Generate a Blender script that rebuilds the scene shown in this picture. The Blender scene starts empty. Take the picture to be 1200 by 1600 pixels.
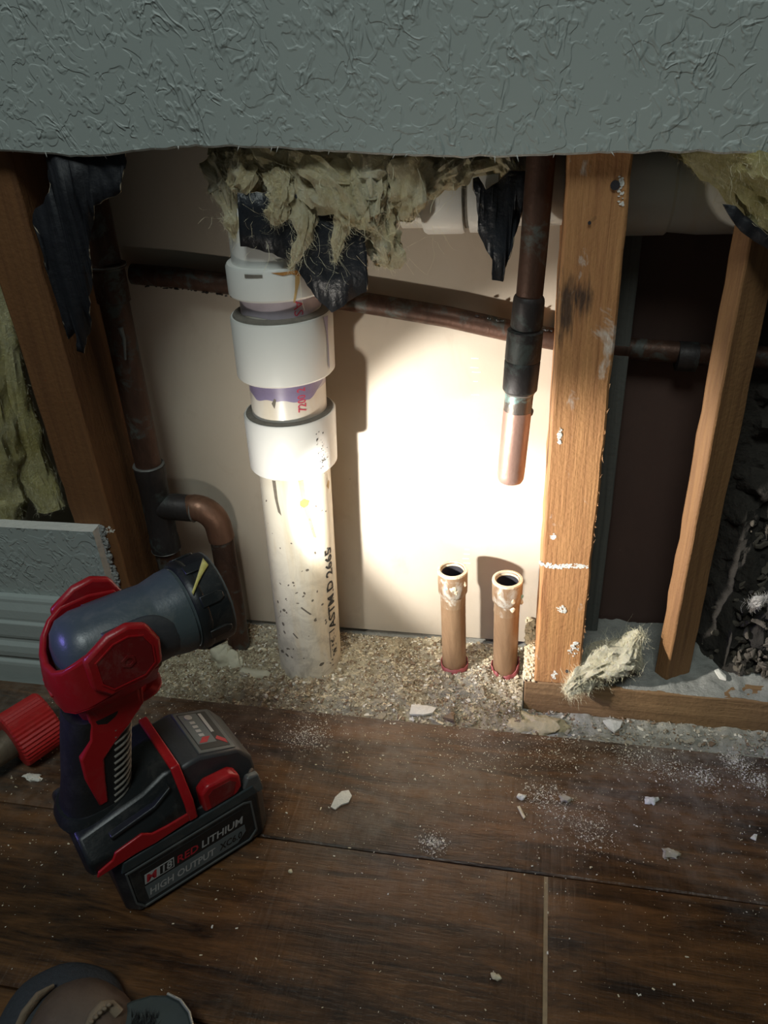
import bpy, bmesh, math, random
from mathutils import Vector, Matrix, noise
random.seed(7)
S = bpy.context.scene
C = S.collection
PI = math.pi

# ------------------------------------------------------------------ camera
CAM = Vector((-0.0121, -0.4950, 0.5046)); YAW, PIT, ROL, FPX = 0.2192, 0.5395, 0.0639, 1191.0
def cam_axes():
    cy, sy = math.cos(YAW), math.sin(YAW)
    f0 = Vector((-sy, cy, 0)); r = Vector((cy, sy, 0)); u = Vector((0, 0, 1))
    f = math.cos(PIT) * f0 - math.sin(PIT) * u
    d = -(math.sin(PIT) * f0 + math.cos(PIT) * u)
    r2 = math.cos(ROL) * r + math.sin(ROL) * d
    d2 = -math.sin(ROL) * r + math.cos(ROL) * d
    return r2, d2, f
RX, DX, FX = cam_axes()
cd = bpy.data.cameras.new('camera'); cam = bpy.data.objects.new('camera', cd); C.objects.link(cam)
M = Matrix((RX, -DX, -FX)).transposed().to_4x4(); M.translation = CAM
cam.matrix_world = M
cd.sensor_fit = 'VERTICAL'; cd.sensor_height = 36.0; cd.sensor_width = 27.0; cd.lens = 36.0 * FPX / 1600.0
cd.clip_start = 0.01
S.camera = cam
def at(u, v, y):
    d = RX * ((u - 600) / FPX) + DX * ((v - 800) / FPX) + FX
    return CAM + d * ((y - CAM.y) / d.y)
def atz(u, v, z):
    d = RX * ((u - 600) / FPX) + DX * ((v - 800) / FPX) + FX
    return CAM + d * ((z - CAM.z) / d.z)

# ------------------------------------------------------------------ world, room light, exposure
w = bpy.data.worlds.new('world'); S.world = w; w.use_nodes = True
w.node_tree.nodes['Background'].inputs[0].default_value = (0.72, 0.84, 0.86, 1)
w.node_tree.nodes['Background'].inputs[1].default_value = 0.03
def area(name, loc, target, size, power, col):
    l = bpy.data.lights.new(name, 'AREA'); l.shape = 'DISK'; l.size = size; l.energy = power; l.color = col
    o = bpy.data.objects.new(name, l); C.objects.link(o); o.location = loc
    o.rotation_euler = (Vector(target) - Vector(loc)).to_track_quat('-Z', 'Y').to_euler()
    return o
area('ceiling_lamp', (-0.1, -1.2, 2.2), (-0.1, 0, 0.3), 0.7, 17, (0.90, 1.0, 0.97))
vl = area('violet_screen_glow', (-1.5, -0.75, 0.75), (-0.31, -0.2, 0.2), 0.22, 0.06, (0.30, 0.25, 1.0)); vl.data.spread = math.radians(12)
S.view_settings.view_transform = 'Standard'; S.view_settings.look = 'None'
S.view_settings.exposure = 0.0; S.view_settings.gamma = 1.0; S.view_settings.use_curve_mapping = False

# ------------------------------------------------------------------ materials
MATS = {}
class NT:
    def __init__(s, name):
        s.m = bpy.data.materials.new(name); s.m.use_nodes = True; s.t = s.m.node_tree
        s.b = s.t.nodes['Principled BSDF']; s.L = s.t.links.new
        s.co = s.t.nodes.new('ShaderNodeTexCoord').outputs['Object']
    def n(s, kind, **kw):
        x = s.t.nodes.new(kind)
        for k, v in kw.items(): setattr(x, k, v)
        return x
    def mapping(s, scale=(1, 1, 1), loc=(0, 0, 0), rot=(0, 0, 0), src=None):
        x = s.n('ShaderNodeMapping'); x.inputs['Scale'].default_value = scale
        x.inputs['Location'].default_value = loc; x.inputs['Rotation'].default_value = rot
        s.L(src or s.co, x.inputs['Vector']); return x.outputs[0]
    def noise(s, scale, detail=4, rough=.55, dist=0, src=None):
        x = s.n('ShaderNodeTexNoise'); x.inputs['Scale'].default_value = scale; x.inputs['Detail'].default_value = detail
        x.inputs['Roughness'].default_value = rough; x.inputs['Distortion'].default_value = dist
        s.L(src or s.co, x.inputs['Vector']); return x.outputs['Fac']
    def voro(s, scale, src=None, feature='F1'):
        x = s.n('ShaderNodeTexVoronoi', feature=feature); x.inputs['Scale'].default_value = scale
        s.L(src or s.co, x.inputs['Vector']); return x.outputs['Distance']
    def ramp(s, fac, stops):
        x = s.n('ShaderNodeValToRGB'); e = x.color_ramp.elements
        while len(e) < len(stops): e.new(.5)
        for i, (p, c) in enumerate(stops):
            e[i].position = p; e[i].color = (c, c, c, 1) if isinstance(c, (int, float)) else (*c, 1)
        s.L(fac, x.inputs[0]); return x.outputs[0]
    def mix(s, fac, a, b, mode='MIX'):
        x = s.n('ShaderNodeMix', data_type='RGBA', blend_type=mode)
        for sock, v in ((x.inputs[0], fac), (x.inputs[6], a), (x.inputs[7], b)):
            if isinstance(v, (int, float)): sock.default_value = v if sock == x.inputs[0] else (v, v, v, 1)
            elif isinstance(v, tuple): sock.default_value = (*v, 1)
            else: s.L(v, sock)
        return x.outputs[2]
    def math(s, op, a, b=0.0):
        x = s.n('ShaderNodeMath', operation=op)
        for sock, v in ((x.inputs[0], a), (x.inputs[1], b)):
            if isinstance(v, (int, float)): sock.default_value = v
            else: s.L(v, sock)
        return x.outputs[0]
    def sep(s, src=None):
        x = s.n('ShaderNodeSeparateXYZ'); s.L(src or s.co, x.inputs[0]); return x.outputs
    def col(s, c):
        if isinstance(c, tuple): s.b.inputs['Base Color'].default_value = (*c, 1)
        else: s.L(c, s.b.inputs['Base Color'])
        return s
    def rough(s, r):
        if isinstance(r, (int, float)): s.b.inputs['Roughness'].default_value = r
        else: s.L(r, s.b.inputs['Roughness'])
        return s
    def metal(s, r):
        if isinstance(r, (int, float)): s.b.inputs['Metallic'].default_value = r
        else: s.L(r, s.b.inputs['Metallic'])
        return s
    def bump(s, h, dist=.001, strength=1.0):
        x = s.n('ShaderNodeBump'); x.inputs['Distance'].default_value = dist; x.inputs['Strength'].default_value = strength
        s.L(h, x.inputs['Height']); s.L(x.outputs[0], s.b.inputs['Normal']); return s
    def spec(s, v): s.b.inputs['Specular IOR Level'].default_value = v; return s

def simple(name, c, rough=.5, metal=0, var=.15, scale=120, bump=.0002):
    t = NT(name); n = t.noise(scale, 4)
    a = tuple(max(0, x * (1 - var)) for x in c); b = tuple(min(1, x * (1 + var)) for x in c)
    t.col(t.mix(n, a, b)).rough(rough).metal(metal)
    if bump: t.bump(n, bump)
    return t.m

def m_paint():
    t = NT('grey_textured_paint')
    src = t.mapping((1, 1, 1), rot=(0, .25, 0))
    st = t.mapping((1.35, 1, .8), src=src)
    # squiggly trowelled ridges where the noise crosses its middle value, only in patches
    n1 = t.noise(42, 2, .5, 1.2, st); r1 = t.math('ABSOLUTE', t.math('SUBTRACT', n1, .5))
    ridge = t.ramp(r1, [(0, 1), (.012, .8), (.05, 0)])
    mask = t.ramp(t.noise(26, 2, .5, 0, t.mapping((1, 1, 1), (4, 2, 1), src=src)), [(.50, 0), (.60, 1)])
    blobs = t.ramp(t.noise(135, 2, .5, .5, t.mapping((1.2, 1, .8), (9, 1, 3), src=src)), [(.56, 0), (.66, 1)])
    flat = t.ramp(t.noise(55, 2, .5, .8, t.mapping((1, 1, 1), (1, 7, 3), src=src)), [(.50, 0), (.53, 1)])
    h = t.math('ADD', t.math('MULTIPLY', ridge, mask), t.math('MULTIPLY', blobs, .6))
    h = t.math('ADD', h, t.math('MULTIPLY', flat, .55))
    h = t.math('ADD', h, t.math('MULTIPLY', t.noise(700, 3), .06))
    c = t.mix(t.noise(9, 3), (.37, .42, .40), (.41, .455, .43))
    t.col(c).rough(.5).bump(h, .0013, .6); return t.m
def m_trim():
    t = NT('grey_trim_paint'); n = t.noise(60, 4)
    t.col(t.mix(n, (.37, .42, .40), (.42, .465, .445))).rough(.42).bump(t.noise(300, 3), .0002); return t.m
def m_gypsum():
    t = NT('white_gypsum_core'); n = t.noise(180, 5, .65)
    t.col(t.mix(n, (.60, .60, .56), (.78, .77, .72))).rough(.95).bump(n, .0012); return t.m
def m_backpaper(name, a, b, dirt):
    t = NT(name); n = t.noise(7, 5, .6, .3, t.mapping((1, 1, .6)))
    c = t.mix(t.ramp(n, [(.35, 0), (.7, 1)]), a, b)
    sm = t.ramp(t.noise(22, 5, .7, .6, t.mapping((1.4, 1, .8), (3, 1, 2))), [(.56, 0), (.75, .5)])
    c = t.mix(sm, c, dirt)
    # scuffs and specks
    sp = t.ramp(t.voro(62, t.mapping((1, 1, 1), (2.3, 0, 1.1))), [(.025, 1), (.04, 0)])
    sp = t.math('MULTIPLY', sp, t.ramp(t.noise(15, 2), [(.55, 0), (.62, .7)]))
    c = t.mix(sp, c, (.18, .15, .12))
    t.col(c).rough(.75).bump(t.noise(160, 4), .0002); return t.m
def m_wood(name, dark, light, axis='z', fine=1.0, knots=True, rough=.7, smudge=None, scorch=()):
    t = NT(name)
    sc = {'z': (38 * fine, 38 * fine, 1.6), 'x': (1.6, 38 * fine, 38 * fine), 'y': (38 * fine, 1.6, 38 * fine)}[axis]
    src = t.mapping(sc, (1.7, .3, 2.2))
    g = t.noise(3.0, 5, .6, .9, src)
    g2 = t.noise(14, 3, .6, .2, src)
    f = t.ramp(t.math('ADD', t.math('MULTIPLY', g, .75), t.math('MULTIPLY', g2, .3)), [(.33, 0), (.52, .6), (.72, 1)])
    c = t.mix(f, dark, light)
    if knots:
        k = t.ramp(t.noise(9, 3, .5, .4, t.mapping((1, 1, .5), (5, 2, 9))), [(.62, 0), (.74, .7)])
        c = t.mix(k, c, tuple(x * .45 for x in dark))
    if smudge:
        s = t.ramp(t.noise(30, 5, .7, .5, t.mapping((1, 1, .7), (8, 2, 5))), [(.62, 0), (.70, .75)])
        c = t.mix(s, c, smudge)
    for (sx, sz, rx, rz) in scorch:      # burn marks left by a torch
        X, Y, Z = t.sep()
        dx = t.math('DIVIDE', t.math('SUBTRACT', X, sx), rx); dz = t.math('DIVIDE', t.math('SUBTRACT', Z, sz), rz)
        dd = t.math('SQRT', t.math('ADD', t.math('MULTIPLY', dx, dx), t.math('MULTIPLY', dz, dz)))
        dd = t.math('ADD', dd, t.math('MULTIPLY', t.math('SUBTRACT', t.noise(16, 4, .6, .3, t.mapping((22, 22, 2.5))), .5), 2.2))
        c = t.mix(t.ramp(dd, [(.35, .88), (1.0, 0)]), c, (.022, .013, .010))
    t.col(c).rough(rough).bump(t.math('ADD', g2, t.noise(300, 3)), .0005); return t.m
def m_plank():
    t = NT('dark_scraped_floorboard')
    # each board gets its own figure from its own random number
    oi = t.n('ShaderNodeObjectInfo'); cmb = t.n('ShaderNodeCombineXYZ')
    t.L(t.math('MULTIPLY', oi.outputs['Random'], 7.0), cmb.inputs[0]); t.L(t.math('MULTIPLY', oi.outputs['Random'], 3.0), cmb.inputs[1])
    va = t.n('ShaderNodeVectorMath', operation='ADD'); t.L(t.co, va.inputs[0]); t.L(cmb.outputs[0], va.inputs[1])
    base = va.outputs[0]
    src = t.mapping((3.2, 22, 10), src=base)
    g = t.noise(2.4, 6, .62, 1.1, src)
    fine = t.noise(9, 4, .65, .3, t.mapping((6, 60, 20), src=base))
    f = t.ramp(t.math('ADD', t.math('MULTIPLY', g, .8), t.math('MULTIPLY', fine, .25)), [(.38, 0), (.5, .4), (.64, 1)])
    c = t.mix(f, (.015, .0070, .0033), (.135, .061, .021))
    # chatter marks across the grain
    wv = t.noise(5, 2, .5, 0, t.mapping((60, 4, 1), src=base))
    # plaster dust: soft film plus hard little specks
    film = t.math('MULTIPLY', t.ramp(t.noise(5.5, 5, .7, .5, t.mapping((1, 1, 1), (2, 5, 0), src=t.co)), [(.40, 0), (.70, .55)]),
                  t.ramp(t.noise(90, 4, .7), [(.35, .25), (.65, 1)]))
    sp = t.ramp(t.noise(620, 2, .6), [(.66, 0), (.70, 1)])
    spm = t.ramp(t.noise(11, 4, .65, .6, t.mapping((1, 1, 1), (7, 1, 0), src=t.co)), [(.45, .0), (.66, .9)])
    # more dust close to the opened wall
    ge = t.n('ShaderNodeNewGeometry'); y = t.sep(ge.outputs['Position'])[1]
    near = t.n('ShaderNodeMapRange'); t.L(y, near.inputs[0]); near.inputs[1].default_value = -.23; near.inputs[2].default_value = -.04
    near.inputs[3].default_value = .12; near.inputs[4].default_value = 1.0
    d = t.math('MAXIMUM', film, t.math('MULTIPLY', sp, spm))
    d = t.math('MULTIPLY', d, near.outputs[0])
    c = t.mix(d, c, (.42, .38, .33))
    t.col(c).rough(t.mix(d, .30, .9))
    t.bump(t.math('ADD', t.math('MULTIPLY', g, .7), t.math('ADD', t.math('MULTIPLY', fine, .35), t.math('MULTIPLY', wv, .35))), .0014, .8)
    return t.m
def m_slab(name, a, b, c3):
    t = NT(name); n = t.noise(55, 6, .7, .4); n2 = t.noise(14, 4, .6)
    c = t.mix(t.ramp(n, [(.3, 0), (.7, 1)]), a, b)
    c = t.mix(t.ramp(n2, [(.5, 0), (.7, .7)]), c, c3)
    t.col(c).rough(.95).bump(t.noise(230, 6, .75), .002); return t.m
def m_pvc(name, c0, dirt_amount=0.0, streak=0.0):
    t = NT(name); c = t.mix(t.noise(18, 4), tuple(x * .93 for x in c0), c0)
    if streak:
        s = t.ramp(t.noise(6, 4, .6, .3, t.mapping((9, 9, .9))), [(.5, 0), (.72, streak)])
        c = t.mix(s, c, (.62, .48, .26))
    if dirt_amount:
        z = t.sep()[2]
        low = t.n('ShaderNodeMapRange'); t.L(z, low.inputs[0]); low.inputs[1].default_value = .20; low.inputs[2].default_value = .0
        low.inputs[3].default_value = .0; low.inputs[4].default_value = .10
        film = t.math('MULTIPLY', t.ramp(t.noise(45, 6, .75, .8), [(.45, 0), (.62, .8)]), t.math('MULTIPLY', low.outputs[0], 7.0))
        c = t.mix(film, c, (.26, .23, .18))
    t.col(c).rough(.32).bump(t.noise(90, 3), .0001); return t.m
def m_copper(name, a, b, patina=None, metal=.75, rough=.42):
    t = NT(name)
    n = t.noise(9, 5, .65, .6, t.mapping((5, 5, 1.2)))
    c = t.mix(t.ramp(n, [(.35, 0), (.65, 1)]), a, b); mt = metal
    if patina:
        p = t.ramp(t.noise(48, 5, .7, .5), [(.52, 0), (.62, .85)])
        c = t.mix(p, c, patina); mt = t.math('MULTIPLY', t.math('SUBTRACT', 1.0, p), metal)
    t.col(c).metal(mt).rough(t.ramp(n, [(.3, rough + .15), (.7, rough - .1)])).bump(t.noise(220, 4, .6), .00035); return t.m
def m_wool(name, a, b, c3):
    t = NT(name)
    n = t.noise(16, 6, .7, 1.2); f = t.noise(55, 6, .75, 2.0, t.mapping((1, 1, .55)))
    c = t.mix(t.ramp(n, [(.35, 0), (.62, 1)]), a, b)
    c = t.mix(t.ramp(f, [(.35, .45), (.55, 0)]), c, c3)
    t.col(c).rough(1.0).spec(.05).bump(t.noise(190, 6, .8, 2.2), .005, 1.0)
    t.b.inputs['Subsurface Weight'].default_value = .25; t.b.inputs['Subsurface Radius'].default_value = (.006, .005, .003)
    return t.m
def m_heap():
    t = NT('rubble_and_sawdust'); n = t.noise(70, 6, .7, .5); n2 = t.noise(260, 4, .7); n3 = t.noise(12, 4)
    c = t.mix(t.ramp(n, [(.34, 0), (.62, 1)]), (.28, .21, .13), (.70, .61, .43))
    c = t.mix(t.ramp(n2, [(.55, 0), (.7, .6)]), c, (.80, .73, .56))
    c = t.mix(t.ramp(n3, [(.52, 0), (.68, .55)]), c, (.44, .43, .38))
    t.col(c).rough(1).spec(.1).bump(t.noise(420, 6, .75), .003); return t.m
def m_rubber():
    t = NT('black_rubber_grip'); n = t.noise(500, 3); d = t.ramp(t.noise(30, 5, .7), [(.5, 0), (.75, .25)])
    t.col(t.mix(d, (.010, .010, .011), (.09, .085, .075))).rough(.5).bump(n, .0002); return t.m
def m_plastic(name, c, rough=.35, dust=.2):
    t = NT(name); d = t.ramp(t.noise(45, 6, .75, .4), [(.5, 0), (.78, dust)])
    t.col(t.mix(d, c, (.30, .27, .22))).rough(t.math('ADD', t.math('MULTIPLY', d, .8), rough)).bump(t.noise(600, 2), .00008); return t.m
def m_emit(name, c, s):
    t = NT(name); t.col((.8, .8, .8)); t.b.inputs['Emission Color'].default_value = (*c, 1); t.b.inputs['Emission Strength'].default_value = s; return t.m

paint = m_paint(); trimp = m_trim(); gyp = m_gypsum()
paperedge = simple('torn_paper_edge', (.52, .52, .48), .9, 0, .3, 300, .001)
greyfuzz = simple('torn_grey_paper', (.33, .34, .33), .95, 0, .6, 420, .003)
backpaper = m_backpaper('cream_board_back', (.47, .405, .32), (.55, .485, .40), (.40, .33, .25))
brownpaper = m_backpaper('brown_board_back', (.075, .042, .034), (.10, .058, .045), (.06, .035, .03))
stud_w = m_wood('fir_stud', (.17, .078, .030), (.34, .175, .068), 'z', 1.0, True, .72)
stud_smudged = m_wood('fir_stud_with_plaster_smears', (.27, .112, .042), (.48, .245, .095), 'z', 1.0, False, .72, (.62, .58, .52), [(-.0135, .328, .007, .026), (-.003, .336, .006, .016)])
stud_dark = m_wood('shade_darkened_fir', (.12, .048, .016), (.21, .092, .030), 'z', .9, True, .78)  # fir darkened so its colour carries the left stud's shade
plate_w = m_wood('fir_sill', (.13, .07, .03), (.30, .18, .085), 'x', 1.0, False, .8)
greywood = m_wood('weathered_grey_board', (.075, .08, .072), (.14, .145, .13), 'z', 1.0, False, .85)
plank_m = m_plank(); core_m = simple('exposed_board_core', (.30, .22, .13), .9, 0, .3, 200, .0006)
slab_m = m_slab('dusty_concrete', (.30, .29, .25), (.52, .50, .44), (.40, .39, .34))
platedust = m_slab('grey_plaster_dust', (.22, .22, .20), (.40, .40, .37), (.30, .30, .27))
pvc_w = m_pvc('white_pvc', (.80, .80, .76)); pvc_y = m_pvc('yellowed_pvc', (.78, .74, .62), 1.0, .55); pvc_mid = m_pvc('cream_pvc', (.76, .72, .64), 0, .35)
pvc_dull = m_pvc('dull_drain_pvc', (.68, .67, .61), 0, .3)
purple = simple('purple_primer', (.26, .22, .36), .4, 0, .25, 90, 0)
purple_l = simple('faint_purple_primer', (.52, .46, .52), .4, 0, .2, 90, 0)
cement = simple('grey_cement_grime', (.17, .155, .13), .8, 0, .4, 220, .0006)
black_ink = simple('black_ink', (.02, .02, .02), .6, 0, .3, 400, 0); red_ink = simple('red_ink', (.62, .07, .12), .6, 0, .2, 300, 0)
stain = simple('brown_run_stain', (.55, .38, .16), .6, 0, .3, 200, 0); rust = simple('rust_spot', (.42, .20, .05), .8, 0, .4, 300, .0004)
speck_m = simple('dark_splash', (.16, .14, .11), .8, 0, .4, 300, 0)
cop_dark = m_copper('tarnished_copper', (.055, .030, .020), (.12, .062, .042), (.075, .085, .075), .55, .5)
cop_black = m_copper('blackened_copper', (.025, .022, .022), (.05, .042, .04), (.05, .065, .06), .4, .5)
cop_new = m_copper('bright_copper', (.34, .20, .155), (.48, .31, .25), None, .45, .42)
cop_brown = m_copper('brown_copper', (.24, .145, .08), (.40, .26, .15), None, .35, .42)
cop_sold = m_copper('soldered_copper', (.26, .16, .09), (.44, .32, .20), (.46, .44, .38), .4, .45)
cop_rim = simple('oxide_crusted_rim', (.66, .56, .40), .7, .2, .35, 260, .0012)
verd = simple('verdigris', (.30, .50, .44), .8, .1, .4, 260, .0008)
hole_m = simple('bore_and_hole_shade', (.035, .033, .04), .6, .3, .2, 90, 0)  # near-black colour stands for the shade inside bores and holes
redsleeve = simple('red_plastic_sleeve', (.26, .06, .06), .5, 0, .3, 160, .0006)
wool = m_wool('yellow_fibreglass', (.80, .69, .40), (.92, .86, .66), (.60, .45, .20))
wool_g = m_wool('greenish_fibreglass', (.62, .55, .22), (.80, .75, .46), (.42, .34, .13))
fibre = simple('pale_glass_fibre', (.86, .78, .55), .7, 0, .2, 100, 0)
blackpaper = simple('black_tar_paper', (.012, .015, .020), .42, 0, .5, 120, .0015)
bluepaper = simple('blue_black_paper', (.008, .009, .013), .6, 0, .5, 120, .001)
paperside = simple('tan_paper_torn_rim', (.36, .30, .22), .9, 0, .3, 200, 0)
shred_m = simple('grey_brown_shreds', (.10, .085, .065), 1, 0, .5, 160, .002)
heap_m = m_heap()
chip_cols = [simple('sawdust_chip', (.62, .54, .38), .95, 0, .3, 200, .0006), simple('plaster_crumb', (.76, .72, .62), .95, 0, .2, 200, .0006),
             simple('brown_crumb', (.24, .17, .11), .95, 0, .4, 200, .0006), simple('grey_crumb', (.40, .36, .28), .95, 0, .3, 200, .0006)]
tick_m = simple('white_chalk_tick', (.80, .79, .76), .9, 0, .1, 300, 0)
whitechip = simple('white_paint_flake', (.72, .70, .63), .8, 0, .15, 300, .0008)
foam_m = simple('cream_spray_foam', (.60, .56, .42), .85, 0, .25, 60, .002)
mud_m = simple('tan_mortar', (.55, .47, .30), .95, 0, .3, 140, .002)
redp = m_plastic('red_tool_plastic', (.36, .008, .012), .33, .10)
redd = m_plastic('dark_red_panel', (.17, .008, .010), .38, .25)
blkp = m_plastic('black_tool_plastic', (.011, .013, .014), .38, .14)
teal = m_plastic('charcoal_teal_plastic', (.030, .042, .046), .38, .15)
greyp = m_plastic('slate_grey_plastic', (.065, .085, .092), .34, .25)
darkgrey = m_plastic('dark_grey_plastic', (.040, .042, .046), .45, .10)
midgrey = m_plastic('mid_grey_plastic', (.085, .092, .092), .4, .2)
rub = m_rubber(); ribm = simple('pale_rib', (.16, .15, .13), .6, 0, .4, 300, 0)  # ridges are coloured paler than the grip
labelgrey = m_plastic('grey_label', (.11, .13, .135), .4, .1); labelwhite = simple('white_print', (.40, .40, .39), .5, 0, .05, 50, 0)
labelred = simple('red_print', (.42, .02, .03), .5, 0, .05, 50, 0); labelblk = simple('black_print', (.012, .012, .012), .5, 0, .05, 50, 0)
lensglow = m_emit('lit_lens', (1, .97, .9), 6.0)
yelsmear = simple('yellow_foam_smear', (.62, .55, .15), .8, 0, .3, 200, .001)
leather = simple('brown_leather', (.105, .072, .052), .6, 0, .35, 70, .0012); strap = simple('tan_webbing', (.20, .15, .10), .8, 0, .25, 200, .0008)
darkcloth = simple('dark_blue_grey_cloth', (.035, .04, .046), .85, 0, .3, 300, .0008); steel = simple('dark_steel', (.065, .08, .08), .5, .4, .3, 60, .0003)
wornedge = simple('worn_bright_edge', (.38, .38, .34), .4, .6, .2, 100, 0); dullrod = m_copper('dull_brown_rod', (.10, .075, .05), (.19, .15, .10), None, .3, .6)

# ------------------------------------------------------------------ mesh helpers
def offset_of(o):
    v = Vector((0, 0, 0))
    while o is not None: v += o.location; o = o.parent
    return v
def tag(o, label=None, cat=None, group=None, kind=None):
    if label: o['label'] = label
    if cat: o['category'] = cat
    if group: o['group'] = group
    if kind: o['kind'] = kind
    return o
def thing(name, loc, label, cat, group=None):
    o = bpy.data.objects.new(name, None); C.objects.link(o); o.location = loc; o.empty_display_size = .02
    return tag(o, label, cat, group)
def obj(name, vf, mat, parent=None, smooth=True, local=False, bevel=0, seg=2, kind=None, label=None, subsurf=0, solid=0):
    vs, fs = vf
    vs = [Vector(v) for v in vs]
    me = bpy.data.meshes.new(name); o = bpy.data.objects.new(name, me); C.objects.link(o)
    if not local:
        if parent is None:
            lo = Vector((min(v.x for v in vs), min(v.y for v in vs), min(v.z for v in vs)))
            hi = Vector((max(v.x for v in vs), max(v.y for v in vs), max(v.z for v in vs)))
            off = Vector(((lo.x + hi.x) / 2, (lo.y + hi.y) / 2, lo.z)); o.location = off
        else: off = offset_of(parent)
        vs = [v - off for v in vs]
    me.from_pydata([tuple(v) for v in vs], [], fs)
    bm = bmesh.new(); bm.from_mesh(me); bmesh.ops.recalc_face_normals(bm, faces=bm.faces); bm.to_mesh(me); bm.free()
    mats = mat if isinstance(mat, list) else [mat]
    for m in mats: me.materials.append(m)
    if smooth:
        me.polygons.foreach_set('use_smooth', [True] * len(me.polygons))
        try: me.set_sharp_from_angle(angle=math.radians(38))
        except Exception: pass
    if parent is not None: o.parent = parent
    if solid:
        m = o.modifiers.new('t', 'SOLIDIFY'); m.thickness = solid; m.offset = 0
    if bevel:
        m = o.modifiers.new('b', 'BEVEL'); m.width = bevel; m.segments = seg; m.limit_method = 'ANGLE'; m.angle_limit = math.radians(30)
    if subsurf:
        m = o.modifiers.new('s', 'SUBSURF'); m.levels = subsurf; m.render_levels = subsurf
    if kind: o['kind'] = kind
    if label: o['label'] = label
    return o
def join(*parts):
    vs, fs = [], []
    for v, f in parts:
        k = len(vs); vs += list(v); fs += [tuple(i + k for i in q) for q in f]
    return vs, fs
def box(x0, x1, y0, y1, z0, z1):
    v = [(x, y, z) for x in (x0, x1) for y in (y0, y1) for z in (z0, z1)]
    return v, [(0, 1, 3, 2), (4, 6, 7, 5), (0, 4, 5, 1), (2, 3, 7, 6), (0, 2, 6, 4), (1, 5, 7, 3)]
def gridbox(x0, x1, y0, y1, z0, z1, n, axis, amp, freq, seed=0):
    """a board with slightly uneven long edges, cut along axis"""
    vs, fs = [], []
    for i in range(n + 1):
        t = i / n
        for (a, b) in ((0, 0), (1, 0), (1, 1), (0, 1)):
            if axis == 'z': p = Vector((x0 + (x1 - x0) * a, y0 + (y1 - y0) * b, z0 + (z1 - z0) * t)); q = Vector((1, 1, 0))
            else: p = Vector((x0 + (x1 - x0) * t, y0 + (y1 - y0) * a, z0 + (z1 - z0) * b)); q = Vector((0, 1, 1))
            nv = noise.noise_vector(p * freq + Vector((seed, 3.1, seed * .7))) * amp
            vs.append(p + Vector((nv.x * q.x, nv.y * q.y, nv.z * q.z)))
    for i in range(n):
        for k in range(4):
            a, b = i * 4 + k, i * 4 + (k + 1) % 4
            fs.append((a, b, b + 4, a + 4))
    fs += [(3, 2, 1, 0), tuple(n * 4 + k for k in range(4))]
    return vs, fs
def sweep(path, radii, seg=24, caps=True, wob=0, wf=60, seed=0, squash=None):
    pts = [Vector(p) for p in path]; n = len(pts)
    if not isinstance(radii, (list, tuple)): radii = [radii] * n
    vs, fs = [], []; prev = None
    for i in range(n):
        t = (pts[min(i + 1, n - 1)] - pts[max(i - 1, 0)])
        if t.length < 1e-9: t = (pts[-1] - pts[0])
        t.normalize()
        if prev is None:
            a = Vector((0, 1, 0)) if abs(t.y) < .8 else Vector((1, 0, 0))
            u = t.cross(a).normalized()
        else:
            u = (prev - t * prev.dot(t)).normalized()
        prev = u; v = t.cross(u)
        for k in range(seg):
            a = 2 * PI * k / seg; r = radii[i]
            d = u * math.cos(a) + v * (math.sin(a) * (squash or 1))
            p = pts[i] + d * r
            if wob: p += d * noise.noise(p * wf + Vector((seed, 0, 0))) * wob
            vs.append(p)
    for i in range(n - 1):
        for k in range(seg):
            a, b = i * seg + k, i * seg + (k + 1) % seg
            fs.append((a, b, b + seg, a + seg))
    if caps:
        fs.append(tuple(reversed(range(seg)))); fs.append(tuple((n - 1) * seg + k for k in range(seg)))
    return vs, fs
def steps(path_a, path_b, prof, seg=32, caps=True):
    """lathe along the straight line a->b; prof = [(distance, radius)]"""
    a, b = Vector(path_a), Vector(path_b); t = (b - a).normalized()
    h = Vector((0, 1, 0)) if abs(t.y) < .8 else Vector((1, 0, 0))
    u = t.cross(h).normalized(); v = t.cross(u); vs, fs = [], []
    for d, r in prof:
        for k in range(seg):
            q = 2 * PI * k / seg; vs.append(a + t * d + (u * math.cos(q) + v * math.sin(q)) * max(r, 1e-5))
    for i in range(len(prof) - 1):
        for k in range(seg):
            p, q = i * seg + k, i * seg + (k + 1) % seg
            fs.append((p, q, q + seg, p + seg))
    if caps: fs.append(tuple(reversed(range(seg)))); n = (len(prof) - 1) * seg; fs.append(tuple(n + k for k in range(seg)))
    return vs, fs
def prism(poly, a, b, fn):
    """poly of 2-D points extruded between a and b; fn(p, q, e) -> 3-D"""
    n = len(poly); vs = [fn(p, q, a) for p, q in poly] + [fn(p, q, b) for p, q in poly]
    fs = [tuple(range(n - 1, -1, -1)), tuple(range(n, 2 * n))] + [(i, (i + 1) % n, n + (i + 1) % n, n + i) for i in range(n)]
    return vs, fs
def loft(rings, cap=True):
    n = len(rings[0]); vs = [p for r in rings for p in r]; fs = []
    for i in range(len(rings) - 1):
        for k in range(n):
            a, b = i * n + k, i * n + (k + 1) % n; fs.append((a, b, b + n, a + n))
    if cap: fs += [tuple(reversed(range(n))), tuple((len(rings) - 1) * n + k for k in range(n))]
    return vs, fs
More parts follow.
